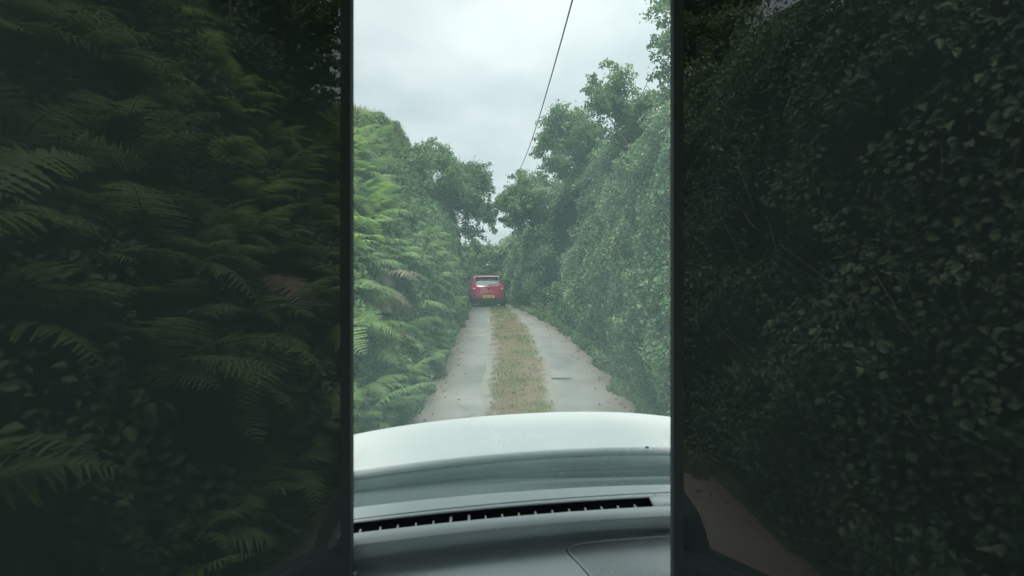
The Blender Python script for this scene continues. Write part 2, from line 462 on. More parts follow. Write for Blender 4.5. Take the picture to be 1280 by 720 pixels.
def carve(P, holes):
    keep = np.ones(len(P), bool)
    for (c, r) in holes:
        d = np.linalg.norm((P - np.array(c)) / np.array(r), axis=1)
        keep &= d > (.85 + .3 * vnoise(P, .35, 5))
    return keep

def face_points(side, y0, y1, top, dens, depth=.35, bulge=.55, seed=0, lean=.12, foot=.0):
    """leaf positions over a lane-side hedge face and top. side -1 left, +1 right"""
    edge = LE if side < 0 else RE
    n = int((y1 - y0) * dens * 4.5)
    y = rng.uniform(y0, y1, n)
    h = rng.uniform(0, 1, n)
    T = top(y)
    # a share goes on the top surface
    on_top = rng.uniform(size=n) < .16
    z = h * T
    q = np.stack([y, z, np.full(n, seed * 3.1)], 1)
    lump = (fbm(q, 1.5, seed) - .5) * 2 * bulge + (vnoise(q, .42, seed + 7) - .5) * .42 + np.clip(vnoise(q, .27, seed + 9) - .62, 0, 1) * .7
    round_top = np.clip((z / T - .72) / .28, 0, 1) ** 2 * .55
    tuck = np.clip(1 - z / .7, 0, 1) ** 1.5 * .16
    off = .06 + foot + lean * z - lump * np.clip(z / 1.0, .25, 1) * .8 + round_top + tuck
    dd = rng.exponential(depth * .35, n) - .06
    x = edge(y) + side * (off + dd)
    tz = T * (1 - rng.exponential(.05, n))
    u = rng.uniform(0, 1.6, n)
    x = np.where(on_top, edge(y) + side * (.5 + lean * T + u), x)
    zt = T + (fbm(np.stack([x, y, np.zeros(n)], 1), .9, seed + 3) - .5) * .7 - rng.exponential(.1, n)
    z = np.where(on_top, zt, z)
    P = np.stack([x, y, ZR(y) + z], 1)
    N = np.zeros((n, 3)); N[:, 0] = -side * np.where(on_top, .2, 1.0); N[:, 2] = np.where(on_top, 1.2, .65); N[:, 1] = -.25
    return P, N

def size_at(y, s0=.050, k=.0034):
    return s0 + k * np.clip(y, 0, 40)

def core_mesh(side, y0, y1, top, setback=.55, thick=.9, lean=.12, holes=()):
    """near-black lumpy closed wall standing in for the shade inside a hedge"""
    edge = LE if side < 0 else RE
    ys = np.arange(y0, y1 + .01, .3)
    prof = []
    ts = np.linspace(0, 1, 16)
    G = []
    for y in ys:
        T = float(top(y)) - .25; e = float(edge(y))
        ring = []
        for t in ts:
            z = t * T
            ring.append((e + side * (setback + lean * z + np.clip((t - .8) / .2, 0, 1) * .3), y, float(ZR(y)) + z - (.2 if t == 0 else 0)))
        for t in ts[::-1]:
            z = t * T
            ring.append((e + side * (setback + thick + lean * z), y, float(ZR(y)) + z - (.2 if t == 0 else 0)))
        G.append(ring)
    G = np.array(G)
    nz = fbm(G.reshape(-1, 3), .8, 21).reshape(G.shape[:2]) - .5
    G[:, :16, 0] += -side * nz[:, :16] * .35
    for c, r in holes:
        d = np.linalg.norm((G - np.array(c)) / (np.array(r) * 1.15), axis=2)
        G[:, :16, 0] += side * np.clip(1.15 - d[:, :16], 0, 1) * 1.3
    return grid_mesh('hedge_inner_shade', G)

def spray_points(clumps, per_m2, nbias=.5, holes=()):
    """leafy sprays fanning out of every clump centre, spread through the crown's volume"""
    Ps, Ns = [], []
    for (cx, cy, cz, r) in clumps:
        n = int(per_m2 * r * r * 7)
        m = 7
        d = unit(m) * np.array([1, 1, .8]) + np.array([0, 0, .22])
        L = r * rng.uniform(.8, 1.7, m)
        k = rng.integers(0, m, n); t = rng.uniform(.05, 1, n)
        P = np.array([cx, cy, cz]) + d[k] * (L[k] * t)[:, None]
        P[:, 2] -= (t ** 2) * L[k] * .22
        P = P + rng.normal(size=(n, 3)) * (r * .30 * (1.05 - .72 * t))[:, None]
        Ps.append(P); Ns.append(d[k] * nbias + np.array([0, -.1, .5]) + unit(n) * .8)
    P = np.concatenate(Ps); N = np.concatenate(Ns)
    if holes:
        k = carve(P, holes); P, N = P[k], N[k]
    return P, N

def crown(clumps, per_m2, leafsize, name, nbias=.5, holes=()):
    P, N = spray_points(clumps, per_m2, nbias, holes)
    return leaves(P, N, leafsize * rng.uniform(.5, 1.25, len(P)), name)

def face_sprays(side, y0, y1, top, n, lean, rr=(.13, .3), seed=1):
    """shoots that stand out of a hedge face"""
    r = np.random.default_rng(seed); edge = LE if side < 0 else RE; out = []
    for _ in range(n):
        y = y0 + (y1 - y0) * r.uniform() ** 1.2; T = float(top(y)); z = r.uniform(.12, 1.02) * T
        x = float(edge(y)) + side * (.12 + lean * z + (.35 if z > T * .85 else 0) + r.uniform(-.1, .15))
        out.append((x, y, float(ZR(y)) + z, r.uniform(*rr)))
    return out


# ---- right hand ivy hedge
R_HOLES = [((1.5, 18.2, 3.65), (1.4, 3.0, 1.4)), ((1.15, 19.0, 1.9), (.8, 2.2, 1.3)), ((2.2, 10.8, 4.45), (1.0, 2.0, .75))]
TOP_R = smoothcurve([-60, 5, 8, 11, 14, 18, 22, 27, 33, 60], [4.3, 4.3, 4.5, 4.6, 4.9, 4.9, 4.7, 4.3, 3.9, 3.6], win=2)
hr = empty('hedge', (1.9, 0, 0))
tag(hr, 'tall ivy clad hedge walling the right hand side of the lane', 'hedge', 'hedges along the lane')
def sub(o, parent, ):
    o.parent = parent
    o.matrix_parent_inverse = Matrix.Translation(parent.location).inverted()
    return o
def child(name, me, mat, parent, smooth=False):
    o = link(name, me, mat, None, smooth); o.parent = parent
    o.matrix_parent_inverse = parent.matrix_basis.inverted() if False else (Matrix.LocRotScale(parent.location, parent.rotation_euler, None)).inverted()
    return o

Ps, Ns = [], []
for (a, b, dn) in ((-1.5, 4, 1300), (4, 9, 2500), (9, 15, 1700), (15, 24, 1000), (24, 34, 600)):
    P, N = face_points(1, a, b, TOP_R, dn, seed=4, bulge=.62)
    Ps.append(P); Ns.append(N)
P, N = spray_points(face_sprays(1, -1, 26, TOP_R, 520, .12, seed=3), 520)
Ps.append(P); Ns.append(N)
P = np.concatenate(Ps); N = np.concatenate(Ns)
k = carve(P, R_HOLES); P, N = P[k], N[k]
N = N + unit(len(P)) * .75
S = np.interp(P[:, 1], [2, 5, 30], [.045, .044, .112]) * rng.uniform(.5, 1.3, len(P))
child('foliage', leaves(P, N, S, 'ivy_foliage', ratio=.72), M['ivy'], hr)
child('hedge_inner_shade', core_mesh(1, -1.5, 34, TOP_R, holes=R_HOLES), M['core'], hr, True)

# pale dry stalks and grass stems standing up through the hedge faces
def stalks(side, y0, y1, n, mat, parent, name, zlo=.1, zhi=2.2, ln=(.3, .9)):
    mb = MB(); edge = LE if side < 0 else RE
    for _ in range(n):
        y = random.uniform(y0, y1); z = random.uniform(zlo, zhi)
        x = float(edge(y)) + side * (random.uniform(-.02, .14) + .1 * z)
        L = random.uniform(*ln); a = random.gauss(0, .35); c = random.gauss(0, .3)
        p0 = Vector((x, y, float(ZR(y)) + z)); d = Vector((-side * random.uniform(.0, .45), a, 1)).normalized()
        p1 = p0 + d * L * .5; p2 = p1 + (d + Vector((-side * .3, c, -.25))).normalized() * L * .5
        r = .0035 + .0002 * y
        mb.tube([p0, p1, p2], [r, r * .8, r * .3], 4, False)
    me = bpy.data.meshes.new(name); me.from_pydata(mb.v, [], mb.f)
    return tag(child(name, me, mat, parent), kind='stuff')
stalks(1, 2, 13, 150, M['drygrass'], hr, 'dry_stalks')

# ---- left hand hawthorn hedge beyond the ferns
TOP_L = smoothcurve([-60, 6, 9, 12, 16, 20, 24, 28, 60], [2.0, 2.0, 2.2, 2.8, 3.6, 4.4, 4.6, 4.2, 3.8], win=2)
hl = empty('hedge', (-2.0, 15, 0))
tag(hl, 'mixed green hedge on the left of the lane beside the red car', 'hedge', 'hedges along the lane')
Ps, Ns = [], []
for (a, b, dn) in ((8.2, 12, 1000), (12, 17, 850), (17, 25, 600), (25, 30, 420)):
    P, N = face_points(-1, a, b, TOP_L, dn, seed=9, bulge=.5, lean=.16)
    Ps.append(P); Ns.append(N)
P, N = spray_points(face_sprays(-1, 8.5, 27, TOP_L, 330, .16, seed=6), 480)
Ps.append(P); Ns.append(N)
P = np.concatenate(Ps); N = np.concatenate(Ns) + unit(sum(map(len, Ps))) * .8
S = size_at(P[:, 1], .048, .0036) * rng.uniform(.55, 1.3, len(P))
child('foliage', leaves(P, N, S, 'hawthorn_foliage', ratio=.6), M['bushy'], hl)
child('hedge_inner_shade', core_mesh(-1, 8.6, 30, TOP_L, lean=.16), M['core'], hl, True)
stalks(-1, 9, 14, 50, M['drygrass'], hl, 'dry_stalks')

# ---- undergrowth on the near left bank (brambles and weeds between the ferns)
n = 130000
y = rng.uniform(-2, 22, n) ** 1.0
u = rng.beta(1.0, 1.25, n) * 2.6
x = LE(y) - u
z = ZR(y) + bank_left(u, y)
q = np.stack([x, y, z], 1)
hgt = np.clip(fbm(q, 1.0, 31) - .25, 0, 1) * .72
out = rng.uniform(0, 1, n) ** .6
P = q + np.stack([out * hgt * .75 - .04, np.zeros(n), out * hgt * .7], 1)
keep = (P[:, 0] < LE(y) + .12 + .15 * vnoise(q, .5, 3)) & ((y < 12) | (u > 1.0))
P = P[keep]
N = np.tile(np.array([[.75, -.25, .9]]), (len(P), 1)) + unit(len(P)) * .8
S = size_at(P[:, 1], .05, .003) * rng.uniform(.5, 1.35, len(P))
o = link('undergrowth', leaves(P, N, S, 'undergrowth'), M['under'])
tag(o, 'low brambles and weeds covering the left bank between the ferns', 'undergrowth', kind='stuff')

# grass along the top of the left bank
def blades(P, H, lean, name, mat, w=.006):
    n = len(P)
    a = rng.uniform(0, 2 * np.pi, n)
    D = np.stack([np.cos(a), np.sin(a), np.zeros(n)], 1)
    W = np.stack([-np.sin(a), np.cos(a), np.zeros(n)], 1)
    H = H[:, None]; L = (rng.uniform(.15, 1, n) * lean)[:, None]
    w = np.asarray(w) * np.ones(n); w = w[:, None]
    up = np.array([[0, 0, 1.0]])
    p1 = P + up * H * .55 + D * H * L * .3
    p2 = P + up * H * (1 - .25 * L) + D * H * L
    V = np.stack([P - W * w, P + W * w, p1 + W * w * .8, p1 - W * w * .8, p2], 1).reshape(-1, 3)
    i = np.arange(n)[:, None] * 5
    F4 = np.concatenate([i, i+1, i+2, i+3], 1)
    F3 = np.concatenate([i+3, i+2, i+4, i+4], 1)
    me = bpy.data.meshes.new(name)
    fs = [tuple(r) for r in F4.tolist()] + [tuple(r[:3]) for r in F3.tolist()]
    me.from_pydata(V.tolist(), [], fs)
    return link(name, me, mat)

n = 15000
y = rng.uniform(3, 26, n); u = rng.uniform(1.6, 3.2, n)
x = LE(y) - u
P = np.stack([x, y, ZR(y) + bank_left(u, y) - .03], 1)
clump = vnoise(P, .5, 41)
P = P[clump > .35]
o = blades(P, rng.uniform(.12, .5, len(P)) ** 1.0, .8, 'bank_grass', M['drygrass'], .004 + .0004 * P[:, 1])
tag(o, 'pale seeding grass along the crest of the left bank', 'grass', kind='stuff')

M['lush'] = leafmat('lush_grass', [(0, (.11,.17,.055)), (.5, (.18,.26,.085)), (1, (.26,.33,.13))], .45)
n = 26000
y = rng.uniform(7, 21, n); u = rng.uniform(.95, 2.35, n)
P = np.stack([LE(y) - u, y, ZR(y) + bank_left(u, y) - .02], 1)
P = P[vnoise(P, .6, 43) > .22]
o = blades(P, rng.uniform(.12, .38, len(P)), .9, 'slope_grass', M['lush'], .006 + .0005 * P[:, 1])
tag(o, 'light green long grass on the upper slope of the left bank', 'grass', kind='stuff')

# weeds and grass tufts where the lane meets the hedges
n = 16000
y = rng.uniform(4.5, 27, n); sd = rng.choice([-1, 1], n)
off = np.abs(rng.normal(0, .13, n)) - .10 + .16 * (vnoise(np.stack([y, sd * 5.0, 0 * y], 1), .5, 61) - .5) * 2
hh = rng.uniform(0, 1, n) ** 1.6 * .30 * (vnoise(np.stack([y, sd * 3.0, 0 * y], 1), .7, 62) + .15)
P = np.stack([np.where(sd < 0, LE(y) - off, RE(y) + off), y, ZR(y) + .01 + hh], 1)
o = link('verge_weeds', leaves(P, np.array([[0, -.3, 1.0]]) + unit(n) * .9, size_at(y, .03, .0028) * rng.uniform(.5, 1.3, n), 'verge_weeds'), M['under'])
tag(o, 'low weeds fringing both edges of the lane', 'weeds', kind='stuff')
n = 5200
y = rng.uniform(4.5, 26, n); sd = rng.choice([-1, 1], n); off = np.abs(rng.normal(0, .12, n)) - .08
P = np.stack([np.where(sd < 0, LE(y) - off, RE(y) + off), y, ZR(y) + .0], 1)
P = P[vnoise(P, .45, 63) > .45]
o = blades(P, rng.uniform(.06, .26, len(P)), .9, 'verge_grass', M['grass'], .004 + .0003 * P[:, 1])
tag(o, 'grass tufts along the foot of both hedges', 'grass', kind='stuff')

# short grass and weeds on the middle strip and the lane edges
n = 9000
y = rng.uniform(4, 27, n); t = rng.uniform(0, 1, n)
x = SL(y) + (SR(y) - SL(y)) * t
P = np.stack([x, y, ZR(y) + .02 * (1 - (2 * t - 1) ** 2)], 1)
cl = fbm(np.stack([x * 1.2, y * .6, 0 * x], 1), .55, 51)
P = P[cl > .52]
o = blades(P, rng.uniform(.012, .05, len(P)) * (.6 + 1.6 * vnoise(P, .35, 71)), 1.3, 'strip_grass', M['grass'], .004 + .0002 * P[:, 1])
tag(o, 'worn straw coloured grass on the middle strip of the lane', 'grass', kind='stuff')

n = 1500
y = rng.uniform(4, 26, n); s = rng.choice([0, 1], n)
e = np.abs(rng.normal(0, .22, n))
x = np.where(s == 0, LE(y) + .02 + e * .8, RE(y) - e)
mid = rng.uniform(size=n) < .15
x = np.where(mid, SL(y) + (SR(y) - SL(y)) * rng.uniform(-.05, 1.05, n), x)
P = np.stack([x, y, ZR(y) + .012 + .018 * mid + rng.uniform(0, .01, n)], 1)
N = np.tile(np.array([[0, 0, 1.0]]), (n, 1)) + unit(n) * .45
o = link('leaf_litter', leaves(P, N, rng.uniform(.02, .05, n), 'leaf_litter', fold=.25), M['deadleaf'])
tag(o, 'brown dead leaves scattered along the lane edges and middle strip', 'dead leaves', kind='stuff')

n = 7000
y = rng.uniform(4.5, 24, n); t = rng.beta(1.6, 1.6, n)
x = SL(y) + (SR(y) - SL(y)) * t
P = np.stack([x, y, ZR(y) + .015], 1)
tf = vnoise(np.stack([x * 1.6, y * .8, 0 * x], 1), .33, 81)
keep = tf > .69
P, tf = P[keep], tf[keep]
o = blades(P, (tf - .5) * rng.uniform(.10, .34, len(P)), 1.2, 'strip_tufts', M['lush'], .003 + .0002 * P[:, 1])
tag(o, 'low green grass tufts along the middle strip of the lane', 'grass', kind='stuff')

# one stick lying on the right wheel track
mb = MB(); yy = 8.6
mb.tube([(.62, 8.75, ZR(8.75) + .022), (.78, 8.70, ZR(8.7) + .03), (.93, 8.74, ZR(8.74) + .022)], [.012, .014, .006], 6)
mb.tube([(.74, 8.71, ZR(8.7) + .03), (.80, 8.80, ZR(8.8) + .025)], [.007, .004], 5)
st = mb.build('stick', M['bark'])
tag(st, 'short dark fallen twig on the right wheel track', 'stick')

# ------------------------------------------------------------------ ferns
def frond_mesh(L, droop, npairs, seed, wide=.27):
    r = np.random.default_rng(seed)
    V, Fq = [], []
    def rach(t):
        return np.array([L * (.9 * t - .08 * t * t), .03 * L * math.sin(t * 3 + seed), L * (.62 * t - droop * t * t)])
    # rachis: a thin 3-sided stem
    n = 12; b0 = 0
    for i in range(n + 1):
        t = i / n; p = rach(t); w = .006 * (1 - t * .85)
        V += [p + (0, w, 0), p + (0, -w, 0), p + (0, 0, -w * 1.4)]
    for i in range(n):
        for k in range(3):
            a = 3 * i + k; b = 3 * i + (k + 1) % 3
            Fq.append((a, b, b + 3, a + 3))
    for i in range(npairs):
        t = .16 + .84 * (i + .5) / npairs
        prof = min(1, (t - .10) * 4.2) * (1 - t) ** .75 * 1.25 + .03
        pl = L * wide * prof
        for s in (-1, 1):
            p0 = rach(t + s * .006); tg = rach(min(1, t + .02)) - rach(t - .02); tg /= np.linalg.norm(tg)
            side = np.array([0, s, 0.]); nrm = np.cross(tg, np.array([0, 1, 0.]))
            ang = .38 + r.normal(0, .08)
            d = side * math.cos(ang) + tg * math.sin(ang)
            curl = -.22 + r.normal(0, .10)
            seg = 5 if pl > .06 else 3
            b = len(V); wv = np.cross(d, nrm); wv /= np.linalg.norm(wv) + 1e-9
            for j in range(seg * 2 + 1):
                f = j / (seg * 2)
                c = p0 + d * pl * f + nrm * (-abs(curl) * pl * f * f) * (1 if nrm[2] > 0 else -1)
                w = pl * .115 * (1 - f) ** .6 * (1.0 if j % 2 else .38) + .0008
                V += [c + wv * w - tg * 0, c - wv * w]
            for j in range(seg * 2):
                a = b + 2 * j
                Fq.append((a, a + 1, a + 3, a + 2))
    return np_mesh('frond', np.array(V), np.array(Fq))

FR = {}
for nm, mt in (('green', M['fern']), ('bright', M['fern_bright']), ('dead', M['fern_dead'])):
    FR[nm] = []
    for sidx in range(4):
        L = [.62, .75, .88, .70][sidx]
        me = frond_mesh(L, [.55, .62, .50, .85][sidx] + (.3 if nm == 'dead' else 0), [18, 21, 24, 20][sidx], 3 + sidx + (10 if nm == 'dead' else 0))
        me.materials.append(mt); FR[nm].append(me)

def fern(x, y, z, kind, label, group, scale=1.0, nf=7, facing=0.0, spread=2.4, tilt=.0):
    e = empty('fern', (x, y, z), 0)
    e.scale = (scale,) * 3
    tag(e, label, 'fern', group)
    for i in range(nf):
        o = bpy.data.objects.new('frond', random.choice(FR[kind])); COL.objects.link(o); o.parent = e
        a = facing + (i / max(1, nf - 1) - .5) * spread * 2 * .5 + random.gauss(0, .18)
        o.rotation_euler = (random.gauss(0, .25), -random.uniform(-.25, .55) - tilt, a)
        o.scale = (random.uniform(.75, 1.15),) * 3
    return e

GL = {'green': ('green bracken fern with arching fronds on the left bank', 'green ferns on the left bank'),
      'bright': ('bright yellow green young fern high on the left bank', 'bright young ferns high on the left bank'),
      'dead': ('brown withered fern among the green ones on the left bank', 'withered ferns on the left bank')}
spots = []
tries = 0
while len(spots) < 185 and tries < 8000:
    tries += 1
    y = random.uniform(.2, 13.5); u = random.uniform(.06, 2.0)
    if any((y - a) ** 2 + ((u - b) * 1.0) ** 2 < (.27 + .006 * a) ** 2 for a, b in spots): continue
    if y > 10 and u < .9: continue
    spots.append((y, u))
for y, u in spots:
    x = float(LE(y)) - u; z = float(ZR(y) + bank_left(np.array([u]), np.array([y]))[0]) + .02
    nearedge = u < .75
    if .95 < u and 4.5 < y < 11 and random.random() < .8: kd = 'bright'
    elif u < .9 and random.random() < .08: kd = 'dead'
    else: kd = 'green'
    # facing the lane (+x) with a touch towards the viewer
    fern(x, y, z, kd, *GL[kd], scale=random.uniform(.75, 1.2) * (1.0 if u > .3 else .75), nf=random.choice([5, 6, 7, 8]),
         facing=-.15 + random.gauss(0, .3), spread=3.4 if not nearedge else 2.6, tilt=-.1 if nearedge else .1)

for _ in range(34):
    y = random.uniform(6.2, 11.5); u = random.uniform(1.0, 2.0)
    fern(float(LE(y)) - u, y, float(ZR(y) + bank_left(np.array([u]), np.array([y]))[0]) + .05, 'bright', *GL['bright'], scale=random.uniform(.7, 1.0),
         nf=random.choice([5, 6, 7]), facing=-.2 + random.gauss(0, .4), spread=3.4, tilt=.05)
for _ in range(46):
    y = random.uniform(8.3, 15.5); h = random.uniform(.3, 2.3)
    x = float(LE(y)) - .10 - .16 * h
    fern(x, y, float(ZR(y)) + h, 'green', 'small green fern rooted in the face of the left mixed hedge', 'ferns in the left hedge face', scale=random.uniform(.6, .95),
         nf=random.choice([4, 5, 6]), facing=-.2 + random.gauss(0, .35), spread=2.6, tilt=-.15)

# ------------------------------------------------------------------ bushes and trees
def make_clumps(c, R, n, rr, seed, shell=.55):
    r = np.random.default_rng(seed); out = []
    for _ in range(n):
        d = r.normal(size=3); d /= np.linalg.norm(d)
        f = shell + (1 - shell) * r.uniform() if r.uniform() < .8 else r.uniform() * shell
        out.append((c[0] + d[0] * R[0] * f, c[1] + d[1] * R[1] * f, c[2] + d[2] * R[2] * f, r.uniform(*rr)))
    return out

def limbs(base, clumps, r0, seed, trunk_h):
    """tapered trunk and limbs reaching for the clumps"""
    r = random.Random(seed)
    tm = MB(); top = Vector(base) + Vector((r.gauss(0, .15), r.gauss(0, .15), trunk_h))
    mid = (Vector(base) + top) / 2 + Vector((r.gauss(0, .08), r.gauss(0, .08), 0))
    tm.tube([Vector(base) - Vector((0, 0, .3)), base, mid, top], [r0 * 1.4, r0 * 1.1, r0 * .9, r0 * .7], 8)
    lm = MB()
    for (cx, cy, cz, cr) in clumps:
        if r.random() < .55:
            e = Vector((cx, cy, cz)); m_ = top.lerp(e, .5) + Vector((r.gauss(0, .12), r.gauss(0, .12), r.uniform(0, .25)))
            lm.tube([top - Vector((0, 0, r.uniform(0, trunk_h * .3))), m_, e], [r0 * .38, r0 * .22, r0 * .06], 5, False)
            for _ in range(3):
                d = Vector((r.gauss(0, 1), r.gauss(0, 1), r.gauss(.3, 1))).normalized() * cr * 1.05
                lm.tube([m_.lerp(e, .6), e + d * .5, e + d], [r0 * .1, r0 * .06, r0 * .025], 4, False)
    return tm, lm

def tree(name, cat, label, base, centre, R, ncl, rr, leafsize, mat, per, seed, r0=.1, th=2.0, extra=(), holes=(), group=None, twigs=0):
    e = empty(name, base)
    tag(e, label, cat, group)
    cl = make_clumps(centre, R, ncl, rr, seed) + list(extra)
    me = crown(cl, per, leafsize, 'crown', holes=holes)
    tm, lm = limbs(base, cl, r0, seed, th)
    rr_ = random.Random(seed + 1)
    for _ in range(twigs):      # loose sprays sticking out of the outline
        d = Vector((rr_.gauss(-.3, .7), rr_.gauss(0, .6), rr_.uniform(.4, 1.2))).normalized()
        p = Vector(centre) + Vector((d.x * R[0], d.y * R[1], d.z * R[2])) * .55
        q = p + d * rr_.uniform(.8, 1.3) * (R[2] * .6)
        lm.tube([p, p.lerp(q, .5) + Vector((0, 0, .05)), q], [r0 * .12, r0 * .08, r0 * .03], 4, False)
    for nm, mb_ in (('trunk', tm), ('limb', lm)):
        m_ = bpy.data.meshes.new(nm); m_.from_pydata(mb_.v, [], mb_.f)
        child(nm, m_, M['bark'], e, True)
    child('crown', me, mat, e)
    return e

def gz(x, y): return float(ground_z(np.array([x]), np.array([y]))[0])

G_T = 'trees over the right hedge'
# tall tree at the right edge of the view, close by
tree('tree', 'tree', 'tallest tree leaning in at the upper right edge of the windscreen', (3.3, 8.6, gz(3.3, 8.6)), (3.15, 8.6, 5.7), (.75, .9, 1.6), 26, (.24, .42), .062, M['hawthorn'], 1000, 101, .13, 3.2,
     extra=[(2.5, 8.5, 5.35, .2), (2.2, 8.5, 5.3, .13), (2.5, 8.4, 5.75, .26), (2.45, 8.6, 4.9, .28), (2.55, 8.6, 4.5, .3), (2.6, 8.5, 5.2, .34), (2.3, 8.5, 5.6, .12)], group=G_T)
# hawthorn with the ragged top and dark hollow
tree('hawthorn_tree', 'tree', 'ragged hawthorn tree with bare twigs and a dark hollow above the right hedge', (3.2, 12, gz(3.2, 12)), (2.55, 12.0, 5.15), (.85, 1.3, .95), 30, (.2, .42), .066, M['hawthorn'], 900, 102, .11, 2.6,
     extra=[(1.75, 12.0, 6.0, .17), (1.6, 12, 5.75, .16), (2.0, 11.8, 6.25, .15), (1.95, 12, 5.6, .3), (2.3, 11.6, 5.9, .3)], holes=R_HOLES[2:], group=G_T, twigs=8)
# rounded pale trees further along
tree('hawthorn_tree', 'tree', 'pale rounded hawthorn tree halfway along the right hedge', (2.7, 16.5, gz(2.7, 16.5)), (1.65, 16.6, 5.75), (.95, 1.6, 1.0), 30, (.26, .5), .08, M['hawthorn'], 640, 103, .12, 3.0, holes=R_HOLES[:1], group=G_T, twigs=5,
     extra=[(.95, 16.5, 5.9, .3), (.75, 16.5, 5.5, .25)])
tree('hawthorn_tree', 'tree', 'pale feathery tree with branches arching over the lane above the red car', (2.2, 22.5, gz(2.2, 22.5)), (.75, 22.3, 5.15), (1.2, 1.8, 1.0), 34, (.26, .52), .095, M['hawthorn'], 460, 104, .13, 3.0, group=G_T, twigs=4,
     extra=[(-.15, 22.5, 4.7, .35), (-.35, 23, 4.3, .28), (.2, 22.5, 4.2, .35), (-.4, 23, 5.0, .3), (.3, 22.3, 3.9, .3), (-.3, 22.5, 5.2, .4), (-.1, 22.4, 4.9, .45), (-.6, 22.6, 4.9, .33), (.1, 22.4, 5.5, .35), (.1, 22.3, 4.5, .4), (-.75, 22.7, 4.6, .25)])
# left side
tree('hawthorn_tree', 'tree', 'dark rounded tree leaning over the lane above the left hedge by the red car', (-2.9, 21.5, gz(-2.9, 21.5)), (-1.75, 21.4, 5.05), (1.0, 1.6, 1.3), 36, (.26, .52), .092, M['bushy'], 520, 105, .13, 2.2, twigs=5,
     extra=[(-.95, 21.6, 4.2, .35), (-.8, 21.6, 3.9, .25), (-.85, 21.8, 4.7, .3)])
lb = ['small leafy bush halfway up the grassy left bank above the ferns', 'leafy bush low on the left bank next to the mixed hedge', 'small bush just under the grassy crest of the left bank', 'leafy bush at the far end of the left bank crest', 'pale bush standing on the left hedge next to the dark leaning tree']
for i, (bx, by, bz, r, m_) in enumerate(((-2.75, 12.6, 4.0, .42, 'hawthorn'), (-2.35, 12.2, 3.0, .55, 'hawthorn'), (-2.95, 16.4, 5.3, .42, 'hawthorn'), (-2.75, 18.8, 5.95, .7, 'hawthorn'), (-2.25, 18.4, 5.1, .8, 'hawthorn'))):
    tree('bush', 'bush', lb[i], (bx - .2, by, gz(bx - .2, by)), (bx, by, bz), (r, r * 1.3, r * .8), 16, (.2, .38), .07, M[m_], 700, 110 + i, .05, .5, group='bushes on the left bank', twigs=6)
tree('hazel_tree', 'tree', 'dark hazel tree at the top of the left bank outside the side window', (-3.7, 7.5, gz(-3.7, 7.5)), (-3.45, 7.5, 5.0), (.75, 1.6, 1.2), 44, (.3, .6), .09, M['bushy'], 420, 120, .1, 1.5,
     extra=[(-2.65, 7.5, 4.0, .22), (-2.6, 7.6, 4.4, .22), (-2.6, 7.5, 4.8, .22), (-2.6, 7.5, 5.2, .24), (-2.75, 7.5, 5.5, .3), (-2.9, 7.4, 4.6, .3)] + [(-2.44, 7.5, 4.1 + .24 * k, .15) for k in range(7)])
# hedge that closes the bend behind the red car
hb = empty('hedge', (-1, 33, .6))
tag(hb, 'far hedge closing the bend of the lane behind the red car', 'hedge', 'hedges along the lane')
cl = []
r_ = np.random.default_rng(77)
for _ in range(230):
    x = r_.uniform(-7.5, 2.6); y = 34.5 - .35 * x * 0 + r_.uniform(-.5, .8) + (x + 2.4) * -.25
    cl.append((x, y, .65 + r_.uniform(.05, 1) * (3.3 + .5 * math.sin(x * 1.7)), r_.uniform(.35, .6)))
for _ in range(26):
    cl.append((r_.uniform(-2.9, -.3), r_.uniform(31.8, 33), r_.uniform(2.2, 3.9), r_.uniform(.3, .5)))
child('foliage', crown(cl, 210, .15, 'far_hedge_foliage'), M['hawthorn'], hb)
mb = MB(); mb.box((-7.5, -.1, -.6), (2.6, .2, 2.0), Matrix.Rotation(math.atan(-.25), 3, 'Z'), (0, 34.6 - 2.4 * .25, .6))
me = bpy.data.meshes.new('hedge_inner_shade'); me.from_pydata(mb.v, [], mb.f)
child('hedge_inner_shade', me, M['core'], hb)

# ------------------------------------------------------------------ pole and cable
pole = empty('telegraph_pole', (.45, 38, gz(.45, 38)))
tag(pole, 'distant telegraph pole top between the two rows of trees', 'telegraph pole')
mb = MB(); mb.tube([(.45, 38, 0), (.45, 38, 9.6)], [.14, .10], 10); child('shaft', (lambda m_: (m_.from_pydata(mb.v, [], mb.f), m_)[1])(bpy.data.meshes.new('shaft')), M['poletimber'], pole, True)
mb = MB(); mb.box((.32, 37.86, 9.2), (.58, 38.0 - .09, 9.33)); child('bracket', (lambda m_: (m_.from_pydata(mb.v, [], mb.f), m_)[1])(bpy.data.meshes.new('bracket')), M['wire'], pole)
mb = MB()
pts = []
A = Vector((.45, 37.88, 9.5)); Bp = Vector((1.55, -6, 7.2))
for i in range(41):
    t = i / 40
    p = A.lerp(Bp, t); p.z -= 1.9 * 4 * t * (1 - t) * .62
    pts.append(p)
mb.tube(pts, .016, 6)
cb = mb.build('overhead_cable', M['wire'], smooth=True)
tag(cb, 'single black overhead cable sagging across the cloudy sky', 'cable')

